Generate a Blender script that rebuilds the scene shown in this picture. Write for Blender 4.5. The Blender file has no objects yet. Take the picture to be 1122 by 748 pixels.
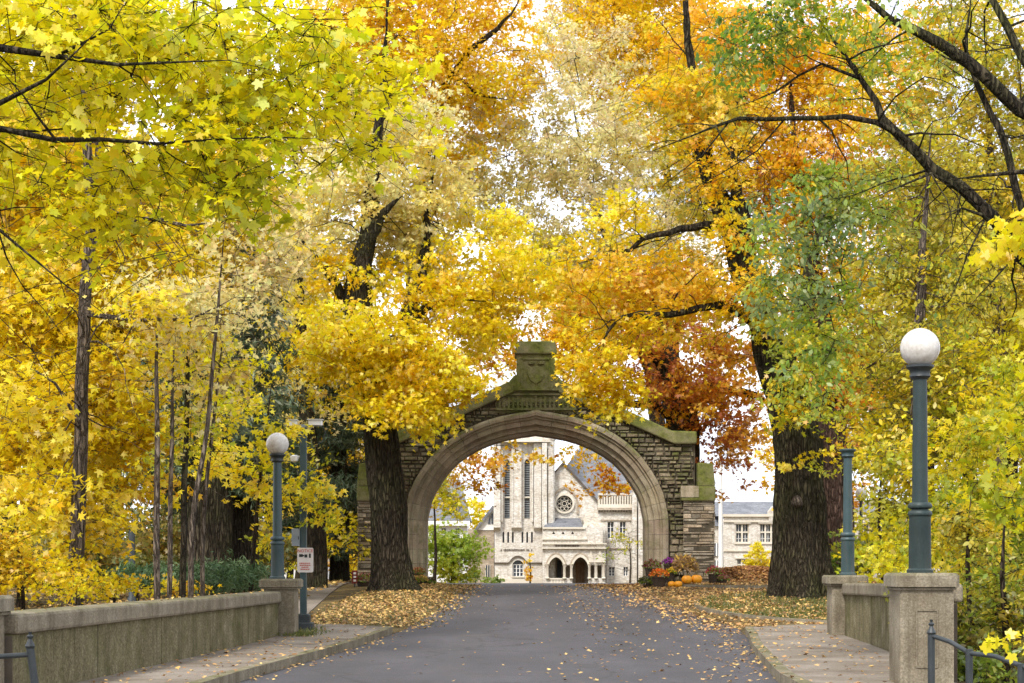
import bpy, bmesh, math, random
import numpy as np
from mathutils import Vector, noise as mnoise

random.seed(7)
R = np.random.default_rng(11)
S = bpy.context.scene
COL = S.collection
F, CX, HY, EYE = 2000.0, 561.0, 620.0, 1.4          # focal length in px, image centre, horizon row, eye height (m)
V = Vector
PI = math.pi


def P(px, py, d):
    """point at real distance d (m) seen at pixel px, py of the photograph"""
    return np.array([(px - CX) * d / F, d, EYE + (HY - py) * d / F])


def X(px, d):
    return (px - CX) * d / F


# ------------------------------------------------------------------ objects
def tag(o, label=None, cat=None, group=None, kind=None):
    if label: o['label'] = label
    if cat: o['category'] = cat
    if group: o['group'] = group
    if kind: o['kind'] = kind
    return o


def empty(name, loc, label, cat, group=None):
    o = bpy.data.objects.new(name, None)
    o.empty_display_size = 0.2
    o.location = loc
    COL.objects.link(o)
    return tag(o, label, cat, group)


def loc_of(o):
    l = np.zeros(3)
    while o is not None:
        l = l + np.array(o.location)
        o = o.parent
    return l


def link(name, me, mat, parent=None):
    """mesh is given in world coordinates; moved into the parent's space"""
    if mat is not None and len(me.materials) == 0: me.materials.append(mat)
    o = bpy.data.objects.new(name, me)
    COL.objects.link(o)
    if parent is not None:
        l = loc_of(parent)
        n = len(me.vertices)
        co = np.empty(n * 3, np.float32)
        me.vertices.foreach_get('co', co)
        co = co.reshape(-1, 3) - l.astype(np.float32)
        me.vertices.foreach_set('co', co.ravel())
        me.update()
        o.parent = parent
    return o


def rooted(o, at):
    """put a one-mesh thing's origin at its base"""
    me = o.data
    n = len(me.vertices)
    co = np.empty(n * 3, np.float32)
    me.vertices.foreach_get('co', co)
    me.vertices.foreach_set('co', (co.reshape(-1, 3) - np.array(at, np.float32)).ravel())
    me.update()
    o.location = at
    return o


def fast_mesh(name, verts, loops, sizes, tint=None, smooth=False):
    me = bpy.data.meshes.new(name)
    verts = np.asarray(verts, np.float32)
    loops = np.asarray(loops, np.int32)
    sizes = np.asarray(sizes, np.int32)
    me.vertices.add(len(verts)); me.vertices.foreach_set('co', verts.ravel())
    me.loops.add(len(loops)); me.loops.foreach_set('vertex_index', loops)
    me.polygons.add(len(sizes))
    st = np.zeros(len(sizes), np.int32); st[1:] = np.cumsum(sizes)[:-1]
    me.polygons.foreach_set('loop_start', st)
    if smooth: me.polygons.foreach_set('use_smooth', np.ones(len(sizes), bool))
    if tint is not None:
        a = me.attributes.new('tint', 'FLOAT_COLOR', 'FACE')
        c = np.ones((len(sizes), 4), np.float32); c[:, :3] = tint
        a.data.foreach_set('color', c.ravel())
    me.update(calc_edges=True)
    return me


class MB:
    """collects simple solids, then becomes one mesh"""
    def __init__(s):
        s.v, s.f, s.t = [], [], []

    def add(s, vs, fs, tint=None):
        b = len(s.v)
        s.v.extend([tuple(p) for p in vs])
        s.f.extend([tuple(i + b for i in f) for f in fs])
        s.t.extend([tint] * len(fs))

    def box(s, x0, x1, y0, y1, z0, z1, tint=None):
        s.add([(x0, y0, z0), (x1, y0, z0), (x1, y1, z0), (x0, y1, z0), (x0, y0, z1), (x1, y0, z1), (x1, y1, z1), (x0, y1, z1)],
              [(0, 3, 2, 1), (4, 5, 6, 7), (0, 1, 5, 4), (1, 2, 6, 5), (2, 3, 7, 6), (3, 0, 4, 7)], tint)

    def cbox(s, x0, x1, y0, y1, z0, z1, c=0.02, tint=None):
        """box with chamfered edges all round the top and the uprights"""
        def ring(i, z):
            return [(x0 + i + 0, y0 + i + c, z), (x0 + i + c, y0 + i, z), (x1 - i - c, y0 + i, z), (x1 - i, y0 + i + c, z),
                    (x1 - i, y1 - i - c, z), (x1 - i - c, y1 - i, z), (x0 + i + c, y1 - i, z), (x0 + i, y1 - i - c, z)]
        v = ring(0, z0) + ring(0, z1 - c) + ring(c, z1)
        f = [tuple(reversed(range(8))), tuple(range(16, 24))]
        for k in (0, 8):
            for i in range(8):
                j = (i + 1) % 8
                f.append((k + i, k + j, k + 8 + j, k + 8 + i))
        s.add(v, f, tint)

    def prism(s, pts, y0, y1, tint=None):
        """polygon in x-z (counter-clockwise seen from -y) extruded from y0 to y1"""
        n = len(pts)
        v = [(x, y0, z) for x, z in pts] + [(x, y1, z) for x, z in pts]
        f = [tuple(range(n)), tuple(range(2 * n - 1, n - 1, -1))]
        for i in range(n):
            j = (i + 1) % n
            f.append((j, i, n + i, n + j))
        s.add(v, f, tint)

    def plate(s, pts, z0, z1, tint=None):
        """polygon in x-y extruded in z; z0, z1 numbers"""
        n = len(pts)
        v = [(x, y, z0) for x, y in pts] + [(x, y, z1) for x, y in pts]
        f = [tuple(range(n - 1, -1, -1)), tuple(range(n, 2 * n))]
        for i in range(n):
            j = (i + 1) % n
            f.append((i, j, n + j, n + i))
        s.add(v, f, tint)

    def lathe(s, prof, cx, cy, n=20, tint=None):
        v, f = [], []
        for r, z in prof:
            for k in range(n):
                a = 2 * PI * k / n
                v.append((cx + r * math.cos(a), cy + r * math.sin(a), z))
        m = len(prof)
        for i in range(m - 1):
            for k in range(n):
                l = (k + 1) % n
                f.append((i * n + k, i * n + l, (i + 1) * n + l, (i + 1) * n + k))
        f.append(tuple(reversed(range(n))))
        f.append(tuple(range((m - 1) * n, m * n)))
        s.add(v, f, tint)

    def tube(s, pts, rad, n=8, tint=None):
        v, f = tube_arrays(np.array(pts, float), np.broadcast_to(np.array(rad, float), (len(pts),)), n)
        f2 = [tuple(q) for q in f]
        m = len(pts)
        f2.append(tuple(reversed(range(n)))); f2.append(tuple(range((m - 1) * n, m * n)))
        s.add(v, f2, tint)

    def mesh(s, name='m', smooth=None):
        me = bpy.data.meshes.new(name)
        me.from_pydata(s.v, [], s.f)
        if any(t is not None for t in s.t):
            a = me.attributes.new('tint', 'FLOAT_COLOR', 'FACE')
            c = np.ones((len(s.f), 4), np.float32)
            for i, t in enumerate(s.t):
                if t is not None: c[i, :3] = t
            a.data.foreach_set('color', c.ravel())
        bm = bmesh.new(); bm.from_mesh(me)
        bmesh.ops.recalc_face_normals(bm, faces=bm.faces)
        if smooth:
            for e in bm.edges:
                e.smooth = len(e.link_faces) == 2 and e.calc_face_angle(0) < math.radians(smooth)
            for q in bm.faces: q.smooth = True
        bm.to_mesh(me); bm.free()
        return me

    def build(s, name, mat, parent=None, smooth=None):
        return link(name, s.mesh(name, smooth), mat, parent)


def tube_arrays(pts, rad, n):
    m = len(pts)
    d = np.gradient(pts, axis=0)
    d /= np.linalg.norm(d, axis=1)[:, None] + 1e-9
    ref = np.array([0.31, 0.87, 0.38]) if abs(d[0, 2]) > 0.6 else np.array([0.05, 0.1, 1.0])
    a = np.cross(d, ref); a /= np.linalg.norm(a, axis=1)[:, None] + 1e-9
    b = np.cross(d, a)
    t = np.arange(n) * 2 * PI / n
    v = pts[:, None, :] + rad[:, None, None] * (np.cos(t)[None, :, None] * a[:, None, :] + np.sin(t)[None, :, None] * b[:, None, :])
    i = np.arange(m - 1)[:, None] * n
    k = np.arange(n)[None, :]; l = (k + 1) % n
    f = np.stack([i + k, i + l, i + n + l, i + n + k], -1).reshape(-1, 4)
    return v.reshape(-1, 3), f


def panel(name, outer, holes, y0, y1, mat, parent):
    """flat wall with openings: outline and holes as lists of (x, z)"""
    cu = bpy.data.curves.new(name, 'CURVE')
    cu.dimensions = '2D'; cu.fill_mode = 'BOTH'; cu.extrude = (y1 - y0) / 2
    for ring in [outer] + holes:
        sp = cu.splines.new('POLY')
        sp.points.add(len(ring) - 1)
        for p, (x, z) in zip(sp.points, ring): p.co = (x, z, 0, 1)
        sp.use_cyclic_u = True
    o = bpy.data.objects.new(name, cu); COL.objects.link(o)
    dg = bpy.context.evaluated_depsgraph_get()
    me = bpy.data.meshes.new_from_object(o.evaluated_get(dg))
    bpy.data.objects.remove(o); bpy.data.curves.remove(cu)
    n = len(me.vertices); co = np.empty(n * 3, np.float32)
    me.vertices.foreach_get('co', co); co = co.reshape(-1, 3)
    co = np.stack([co[:, 0], (y0 + y1) / 2 - co[:, 2], co[:, 1]], 1)
    me.vertices.foreach_set('co', co.ravel()); me.update()
    me.materials.clear()
    return link(name, me, mat, parent)


def text_mesh(s, size, loc, depth=0.01):
    cu = bpy.data.curves.new('t', 'FONT')
    cu.body = s; cu.size = size; cu.align_x = 'CENTER'; cu.extrude = depth / 2
    o = bpy.data.objects.new('t', cu); COL.objects.link(o)
    dg = bpy.context.evaluated_depsgraph_get()
    me = bpy.data.meshes.new_from_object(o.evaluated_get(dg))
    bpy.data.objects.remove(o); bpy.data.curves.remove(cu)
    n = len(me.vertices); co = np.empty(n * 3, np.float32)
    me.vertices.foreach_get('co', co); co = co.reshape(-1, 3)
    co = np.stack([co[:, 0] + loc[0], loc[1] - co[:, 2], co[:, 1] + loc[2]], 1)
    me.vertices.foreach_set('co', co.ravel()); me.update(); me.materials.clear()
    return me


# ------------------------------------------------------------------ materials
def new_mat(name):
    m = bpy.data.materials.new(name); m.use_nodes = True
    nt = m.node_tree; nt.nodes.clear()
    return m, nt, nt.nodes.new, nt.links.new


def ramp(nt, stops, fac):
    n = nt.nodes.new('ShaderNodeValToRGB')
    e = n.color_ramp.elements
    while len(e) < len(stops): e.new(0.5)
    for q, (p, c) in zip(e, stops):
        q.position = p; q.color = (*c, 1) if not isinstance(c, (int, float)) else (c, c, c, 1)
    nt.links.new(fac, n.inputs[0])
    return n.outputs[0]


def noise_tex(nt, co, scale, detail=4, rough=0.6, dist=0.0):
    n = nt.nodes.new('ShaderNodeTexNoise')
    n.inputs['Scale'].default_value = scale; n.inputs['Detail'].default_value = detail
    n.inputs['Roughness'].default_value = rough; n.inputs['Distortion'].default_value = dist
    nt.links.new(co, n.inputs['Vector'])
    return n.outputs['Fac']


def mapping(nt, co, scale=(1, 1, 1)):
    n = nt.nodes.new('ShaderNodeMapping')
    n.inputs['Scale'].default_value = scale
    nt.links.new(co, n.inputs['Vector'])
    return n.outputs[0]


def mixc(nt, fac, a, b, mode='MIX'):
    n = nt.nodes.new('ShaderNodeMix'); n.data_type = 'RGBA'; n.blend_type = mode
    for sock, val in ((n.inputs[0], fac), (n.inputs[6], a), (n.inputs[7], b)):
        if hasattr(val, 'is_linked') or hasattr(val, 'node'): nt.links.new(val, sock)
        elif isinstance(val, (int, float)): sock.default_value = val
        else: sock.default_value = (*val, 1)
    return n.outputs[2]


def surface(name, stops, scale=3.0, stretch=(1, 1, 1), rough=0.85, bump=0.3, bscale=30.0, bdist=0.02, fine=None,
            moss=None, tint=False, spec=0.3, metallic=0.0, streak=None):
    """noise-coloured surface; moss=(colour, amount) grows on upward faces and in blotches; streak=(colour, amount) runs down"""
    m, nt, N, L = new_mat(name)
    tc = N('ShaderNodeTexCoord').outputs['Object']
    co = mapping(nt, tc, stretch)
    f = noise_tex(nt, co, scale, 6, 0.65)
    lo = 0.32; span = 0.36
    c = ramp(nt, [(lo + span * p, q) for p, q in stops], f)
    if fine:
        g = noise_tex(nt, co, fine[0], 3, 0.7)
        c = mixc(nt, fine[1], c, ramp(nt, [(0.3, (0.15, 0.15, 0.15)), (0.5, (0.5, 0.5, 0.5)), (0.7, (0.95, 0.95, 0.95))], g), 'OVERLAY')
    if tint:
        at = N('ShaderNodeAttribute'); at.attribute_name = 'tint'
        c = mixc(nt, 1.0, c, at.outputs['Color'], 'MULTIPLY')
    if streak:
        sf = noise_tex(nt, mapping(nt, tc, (2.6, 2.6, 0.3)), 1.3, 7, 0.75, 0.6)
        sf = ramp(nt, [(0.48, 0.0), (0.68, streak[1])], sf)
        c = mixc(nt, sf, c, streak[0])
    if moss:
        ge = N('ShaderNodeNewGeometry')
        sx = N('ShaderNodeSeparateXYZ'); L(ge.outputs['Normal'], sx.inputs[0])
        mf = noise_tex(nt, tc, 1.7, 6, 0.7)
        ma = N('ShaderNodeMath'); ma.operation = 'MULTIPLY_ADD'
        L(sx.outputs['Z'], ma.inputs[0]); ma.inputs[1].default_value = 0.22; L(mf, ma.inputs[2])
        k = ramp(nt, [(0.62 - 0.35 * moss[1], 0.0), (0.86 - 0.35 * moss[1], 1.0)], ma.outputs[0])
        mc = ramp(nt, [(0.35, tuple(0.6 * q for q in moss[0])), (0.65, tuple(1.3 * q for q in moss[0]))], noise_tex(nt, tc, 9, 5, 0.7))
        c = mixc(nt, k, c, mc)
    b = N('ShaderNodeBsdfPrincipled')
    L(c, b.inputs['Base Color'])
    b.inputs['Roughness'].default_value = rough; b.inputs['Metallic'].default_value = metallic
    b.inputs['Specular IOR Level'].default_value = spec
    if bump:
        bn = N('ShaderNodeBump'); bn.inputs['Strength'].default_value = bump; bn.inputs['Distance'].default_value = bdist
        L(noise_tex(nt, co, bscale, 6, 0.7), bn.inputs['Height']); L(bn.outputs[0], b.inputs['Normal'])
    o = N('ShaderNodeOutputMaterial'); L(b.outputs[0], o.inputs[0])
    return m


def leaf_mat(name, trans=0.45, gloss=0.06, vary=0.25):
    m, nt, N, L = new_mat(name)
    at = N('ShaderNodeAttribute'); at.attribute_name = 'tint'
    tc = N('ShaderNodeTexCoord').outputs['Object']
    oi = N('ShaderNodeObjectInfo')
    g = noise_tex(nt, tc, 14, 3, 0.6)
    c = mixc(nt, vary, at.outputs['Color'], ramp(nt, [(0.3, (0.25, 0.25, 0.25)), (0.5, (0.5, 0.5, 0.5)), (0.7, (0.8, 0.8, 0.8))], g), 'OVERLAY')
    hs = N('ShaderNodeHueSaturation')
    mr = N('ShaderNodeMapRange'); L(oi.outputs['Random'], mr.inputs[0])
    mr.inputs[3].default_value = 0.49; mr.inputs[4].default_value = 0.51
    L(mr.outputs[0], hs.inputs['Hue']); L(c, hs.inputs['Color'])
    c = hs.outputs[0]
    d = N('ShaderNodeBsdfDiffuse'); L(c, d.inputs[0])
    t = N('ShaderNodeBsdfTranslucent')
    L(c, t.inputs[0])
    mx = N('ShaderNodeMixShader'); mx.inputs[0].default_value = trans
    L(d.outputs[0], mx.inputs[1]); L(t.outputs[0], mx.inputs[2])
    gl = N('ShaderNodeBsdfGlossy'); gl.inputs['Roughness'].default_value = 0.45
    m2 = N('ShaderNodeMixShader'); m2.inputs[0].default_value = gloss
    L(mx.outputs[0], m2.inputs[1]); L(gl.outputs[0], m2.inputs[2])
    o = N('ShaderNodeOutputMaterial'); L(m2.outputs[0], o.inputs[0])
    return m


def bark_mat(name, dark, light, moss=None, scale=1.0):
    m, nt, N, L = new_mat(name)
    tc = N('ShaderNodeTexCoord').outputs['Object']
    co = mapping(nt, tc, (9 * scale, 9 * scale, 1.6 * scale))
    vo = N('ShaderNodeTexVoronoi'); vo.feature = 'DISTANCE_TO_EDGE'; vo.inputs['Scale'].default_value = 1.6
    wn = N('ShaderNodeTexNoise'); wn.inputs['Scale'].default_value = 1.2; wn.inputs['Detail'].default_value = 4; L(co, wn.inputs['Vector'])
    ad = N('ShaderNodeVectorMath'); ad.operation = 'MULTIPLY_ADD'
    L(wn.outputs['Color'], ad.inputs[0]); ad.inputs[1].default_value = (0.9, 0.9, 0.9); L(co, ad.inputs[2])
    L(ad.outputs[0], vo.inputs['Vector'])
    f = noise_tex(nt, co, 2.5, 6, 0.7)
    c = ramp(nt, [(0.34, dark), (0.66, light)], f)
    if moss:
        mf = noise_tex(nt, tc, 0.8, 5, 0.7)
        c = mixc(nt, ramp(nt, [(0.45, 0.0), (0.68, 0.75)], mf), c, moss)
    c = mixc(nt, ramp(nt, [(0.02, 0.55), (0.22, 0.0)], vo.outputs['Distance']), c, tuple(q * .6 for q in dark))
    b = N('ShaderNodeBsdfPrincipled'); b.inputs['Roughness'].default_value = 0.95; b.inputs['Specular IOR Level'].default_value = 0.15
    L(c, b.inputs['Base Color'])
    h = ramp(nt, [(0.0, 0.0), (0.25, 1.0)], vo.outputs['Distance'])
    bn = N('ShaderNodeBump'); bn.inputs['Strength'].default_value = 1.0; bn.inputs['Distance'].default_value = 0.09
    L(h, bn.inputs['Height'])
    b2 = N('ShaderNodeBump'); b2.inputs['Strength'].default_value = 0.5; b2.inputs['Distance'].default_value = 0.02
    L(f, b2.inputs['Height']); L(bn.outputs[0], b2.inputs['Normal']); L(b2.outputs[0], b.inputs['Normal'])
    o = N('ShaderNodeOutputMaterial'); L(b.outputs[0], o.inputs[0])
    return m


M = {}
M['leaf'] = leaf_mat('leaf', 0.55, 0.05)
M['needle'] = leaf_mat('needle', 0.2, 0.04)
M['litter'] = leaf_mat('litter', 0.1, 0.03)
M['petal'] = leaf_mat('petal', 0.25, 0.02)
M['bark_dark'] = bark_mat('bark_dark', (0.02, 0.015, 0.010), (0.10, 0.078, 0.052), (0.065, 0.068, 0.026))
M['bark_grey'] = bark_mat('bark_grey', (0.075, 0.055, 0.042), (0.27, 0.215, 0.165))
M['bark_old'] = bark_mat('bark_old', (0.016, 0.012, 0.008), (0.105, 0.083, 0.052), (0.07, 0.073, 0.022), 0.9)
M['bark_red'] = bark_mat('bark_red', (0.05, 0.03, 0.022), (0.16, 0.10, 0.075))
M['bark_twig'] = bark_mat('bark_twig', (0.03, 0.02, 0.013), (0.10, 0.075, 0.05))
M['rubble'] = surface('rubble', [(0, (0.13, 0.098, 0.06)), (0.5, (0.235, 0.188, 0.125)), (1, (0.33, 0.275, 0.195))], 2.2, rough=0.9, bump=0.9, bscale=9,
                      bdist=0.05, fine=(25, 0.5), moss=((0.10, 0.11, 0.025), 0.42), tint=True)
M['ledge'] = surface('ledge', [(0, (0.17, 0.135, 0.09)), (0.5, (0.28, 0.225, 0.16)), (1, (0.38, 0.32, 0.24))], 2.5, rough=0.9, bump=0.8, bscale=10,
                     bdist=0.04, fine=(25, 0.5), tint=True)
M['mortar'] = surface('mortar', [(0, (0.045, 0.036, 0.023)), (1, (0.115, 0.093, 0.062))], 4)
M['lime_mortar'] = surface('lime_mortar', [(0, (0.13, 0.105, 0.07)), (1, (0.20, 0.165, 0.115))], 4)
M['dressed'] = surface('dressed', [(0, (0.22, 0.17, 0.115)), (0.5, (0.31, 0.25, 0.175)), (1, (0.39, 0.325, 0.24))], 1.6, rough=0.85, bump=0.35, bscale=22,
                       fine=(40, 0.35), moss=((0.11, 0.115, 0.03), 0.34), tint=True, streak=((0.12, 0.10, 0.07), 0.5))
M['mossy'] = surface('mossy', [(0, (0.16, 0.145, 0.08)), (1, (0.27, 0.24, 0.13))], 2.0, rough=0.95, bump=0.7, bscale=14, fine=(30, 0.4),
                     moss=((0.125, 0.135, 0.03), 0.85))
M['frieze'] = surface('frieze', [(0, (0.12, 0.105, 0.055)), (1, (0.22, 0.19, 0.11))], 3.0, rough=0.95, bump=0.6, bscale=14,
                      moss=((0.10, 0.11, 0.03), 0.6))
M['concrete'] = surface('concrete', [(0, (0.155, 0.125, 0.085)), (0.5, (0.225, 0.19, 0.135)), (1, (0.30, 0.26, 0.195))], 2.6, rough=0.92, bump=0.55, bscale=40,
                        bdist=0.015, fine=(45, 0.5), moss=((0.13, 0.12, 0.055), 0.12), streak=((0.08, 0.066, 0.04), 0.6))
M['concrete_wall'] = surface('concrete_wall', [(0, (0.13, 0.108, 0.055)), (0.5, (0.205, 0.175, 0.098)), (1, (0.28, 0.245, 0.155))], 1.8, rough=0.95, bump=1.0, bscale=26,
                             bdist=0.03, fine=(32, 0.75), moss=((0.10, 0.095, 0.028), 0.46), streak=((0.05, 0.04, 0.02), 0.8))
M['church'] = surface('church', [(0, (0.46, 0.41, 0.34)), (0.5, (0.58, 0.54, 0.475)), (1, (0.65, 0.62, 0.57))], 0.6, stretch=(1, 1, 2.5), rough=0.9, bump=0.4, bscale=5,
                      bdist=0.05, fine=(3.5, 0.55), streak=((0.33, 0.27, 0.20), 0.5))
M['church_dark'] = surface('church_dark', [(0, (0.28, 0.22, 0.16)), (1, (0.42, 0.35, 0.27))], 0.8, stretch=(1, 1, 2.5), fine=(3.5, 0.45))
M['trim'] = surface('trim', [(0, (0.55, 0.49, 0.39)), (1, (0.66, 0.61, 0.52))], 1.0, bump=0.1)
M['grime'] = surface('grime', [(0, (0.07, 0.055, 0.045)), (1, (0.16, 0.13, 0.10))], 2.0, bump=0.2)
M['white_paint'] = surface('white_paint', [(0, (0.74, 0.73, 0.70)), (1, (0.82, 0.81, 0.79))], 2.0, rough=0.5, bump=0.0)
M['slate'] = surface('slate', [(0, (0.105, 0.11, 0.122)), (0.5, (0.15, 0.155, 0.17)), (1, (0.205, 0.208, 0.222))], 1.2, stretch=(1, 1, 3), rough=0.7, bump=0.3, bscale=4, fine=(6, 0.5))
M['post_paint'] = surface('post_paint', [(0, (0.010, 0.022, 0.022)), (1, (0.022, 0.040, 0.038))], 3.0, rough=0.48, bump=0.15, bscale=60, spec=0.4, fine=(50, 0.3), streak=((0.055, 0.05, 0.035), 0.45))
M['post_blue'] = surface('post_blue', [(0, (0.026, 0.052, 0.058)), (1, (0.044, 0.078, 0.084))], 3.0, rough=0.45, bump=0.08, bscale=60, spec=0.45,
                         streak=((0.16, 0.11, 0.06), 0.35))
M['globe'] = surface('globe', [(0, (0.46, 0.42, 0.37)), (0.5, (0.58, 0.55, 0.51)), (1, (0.63, 0.61, 0.58))], 5.0, rough=0.25, bump=0.05, fine=(14, 0.3), spec=0.5, streak=((0.36, 0.31, 0.25), 0.3))
M['iron'] = surface('iron', [(0, (0.012, 0.018, 0.02)), (1, (0.04, 0.046, 0.05))], 6.0, rough=0.45, bump=0.15, bscale=80, spec=0.5)
M['steel'] = surface('steel', [(0, (0.2, 0.23, 0.26)), (1, (0.3, 0.33, 0.36))], 4.0, rough=0.5, bump=0.0)
M['sign_white'] = surface('sign_white', [(0, (0.62, 0.56, 0.52)), (1, (0.72, 0.67, 0.63))], 4.0, rough=0.4, bump=0.0)
M['sign_red'] = surface('sign_red', [(0, (0.42, 0.05, 0.03)), (1, (0.50, 0.08, 0.05))], 4.0, rough=0.5, bump=0.0)
M['sign_black'] = surface('sign_black', [(0, (0.02, 0.02, 0.02)), (1, (0.04, 0.04, 0.04))], 4.0, rough=0.5, bump=0.0)
M['pumpkin'] = surface('pumpkin', [(0, (0.70, 0.26, 0.012)), (1, (0.82, 0.37, 0.018))], 5.0, rough=0.4, bump=0.1, spec=0.4)
M['stem_green'] = surface('stem_green', [(0, (0.10, 0.09, 0.03)), (1, (0.16, 0.14, 0.05))], 9.0)
M['terracotta'] = surface('terracotta', [(0, (0.03, 0.025, 0.02)), (1, (0.07, 0.045, 0.03))], 6.0)
M['glass'], nt, N, L = new_mat('glass')
b = N('ShaderNodeBsdfPrincipled'); b.inputs['Base Color'].default_value = (0.05, 0.06, 0.075, 1); b.inputs['Roughness'].default_value = 0.12
tcg = N('ShaderNodeTexCoord').outputs['Object']
L(ramp(nt, [(0.35, (0.03, 0.037, 0.05)), (0.65, (0.10, 0.115, 0.14))], noise_tex(nt, tcg, 1.5)), b.inputs['Base Color'])
L(b.outputs[0], N('ShaderNodeOutputMaterial').inputs[0])
M['louvre'] = surface('louvre', [(0, (0.16, 0.18, 0.20)), (1, (0.24, 0.26, 0.28))], 3.0, rough=0.6, bump=0.0)
M['soil'] = surface('soil', [(0, (0.055, 0.04, 0.02)), (0.5, (0.12, 0.085, 0.035)), (1, (0.22, 0.15, 0.045))], 1.3, rough=1.0, bump=0.9, bscale=12, bdist=0.05, fine=(20, 0.6))


def asphalt():
    m, nt, N, L = new_mat('asphalt')
    tc = N('ShaderNodeTexCoord').outputs['Object']
    big = noise_tex(nt, mapping(nt, tc, (0.55, 0.16, 1)), 1.3, 5, 0.62)
    c = ramp(nt, [(0.30, (0.048, 0.045, 0.051)), (0.5, (0.062, 0.058, 0.066)), (0.70, (0.080, 0.075, 0.084))], big)
    fine = noise_tex(nt, tc, 70, 4, 0.9)
    c = mixc(nt, 0.75, c, ramp(nt, [(0.35, (0.2, 0.2, 0.2)), (0.5, (0.5, 0.5, 0.5)), (0.68, (0.95, 0.95, 0.95))], fine), 'OVERLAY')
    # sealed cracks
    vo = N('ShaderNodeTexVoronoi'); vo.feature = 'DISTANCE_TO_EDGE'; vo.inputs['Scale'].default_value = 0.35
    wn = N('ShaderNodeTexNoise'); wn.inputs['Scale'].default_value = 0.8; wn.inputs['Detail'].default_value = 5; L(tc, wn.inputs['Vector'])
    ad = N('ShaderNodeVectorMath'); ad.operation = 'MULTIPLY_ADD'
    L(wn.outputs['Color'], ad.inputs[0]); ad.inputs[1].default_value = (1.8, 1.8, 0); L(tc, ad.inputs[2]); L(ad.outputs[0], vo.inputs['Vector'])
    k = ramp(nt, [(0.0, 0.75), (0.006, 0.6), (0.018, 0.0)], vo.outputs['Distance'])
    c = mixc(nt, k, c, (0.035, 0.032, 0.034))
    # wheel tracks worn a little smoother and darker, and a cut patch
    sx = N('ShaderNodeSeparateXYZ'); L(tc, sx.inputs[0])
    tr = N('ShaderNodeMath'); tr.operation = 'PINGPONG'; L(sx.outputs['X'], tr.inputs[0]); tr.inputs[1].default_value = 0.8
    tn = N('ShaderNodeMath'); tn.operation = 'MULTIPLY'; L(ramp(nt, [(0.35, 0.0), (0.75, 0.55)], tr.outputs[0]), tn.inputs[0]); L(ramp(nt, [(0.35, 0.2), (0.65, 1.0)], big), tn.inputs[1])
    c = mixc(nt, tn.outputs[0], c, (0.062, 0.058, 0.062))
    # leaf tannin stains
    st = noise_tex(nt, tc, 0.9, 6, 0.7)
    c = mixc(nt, ramp(nt, [(0.56, 0.0), (0.75, 0.3)], st), c, (0.12, 0.085, 0.05))
    b = N('ShaderNodeBsdfPrincipled'); L(c, b.inputs['Base Color'])
    b.inputs['Roughness'].default_value = 0.75; b.inputs['Specular IOR Level'].default_value = 0.35
    bn = N('ShaderNodeBump'); bn.inputs['Strength'].default_value = 0.5; bn.inputs['Distance'].default_value = 0.012
    L(fine, bn.inputs['Height']); L(bn.outputs[0], b.inputs['Normal'])
    L(b.outputs[0], N('ShaderNodeOutputMaterial').inputs[0])
    return m


M['asphalt'] = asphalt()


def paving():
    m, nt, N, L = new_mat('paving')
    tc = N('ShaderNodeTexCoord').outputs['Object']
    c = ramp(nt, [(0.34, (0.14, 0.112, 0.085)), (0.5, (0.20, 0.168, 0.135)), (0.66, (0.26, 0.225, 0.19))], noise_tex(nt, tc, 0.9, 7, 0.7))
    fine = noise_tex(nt, tc, 45, 4, 0.8)
    c = mixc(nt, 0.5, c, ramp(nt, [(0.3, (0.2, 0.2, 0.2)), (0.5, (0.5, 0.5, 0.5)), (0.7, (0.9, 0.9, 0.9))], fine), 'OVERLAY')
    sx = N('ShaderNodeSeparateXYZ'); L(tc, sx.inputs[0])
    md = N('ShaderNodeMath'); md.operation = 'PINGPONG'; L(sx.outputs['Y'], md.inputs[0]); md.inputs[1].default_value = 0.85
    c = mixc(nt, ramp(nt, [(0.0, 0.75), (0.022, 0.0)], md.outputs[0]), c, (0.06, 0.05, 0.035))
    c = mixc(nt, ramp(nt, [(0.55, 0.0), (0.72, 0.5)], noise_tex(nt, tc, 0.55, 5, 0.7)), c, (0.11, 0.085, 0.055))
    b = N('ShaderNodeBsdfPrincipled'); L(c, b.inputs['Base Color']); b.inputs['Roughness'].default_value = 0.9
    b.inputs['Specular IOR Level'].default_value = 0.2
    bn = N('ShaderNodeBump'); bn.inputs['Strength'].default_value = 0.4; bn.inputs['Distance'].default_value = 0.012
    L(fine, bn.inputs['Height']); L(bn.outputs[0], b.inputs['Normal'])
    L(b.outputs[0], N('ShaderNodeOutputMaterial').inputs[0])
    return m


M['paving'] = paving()

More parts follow.
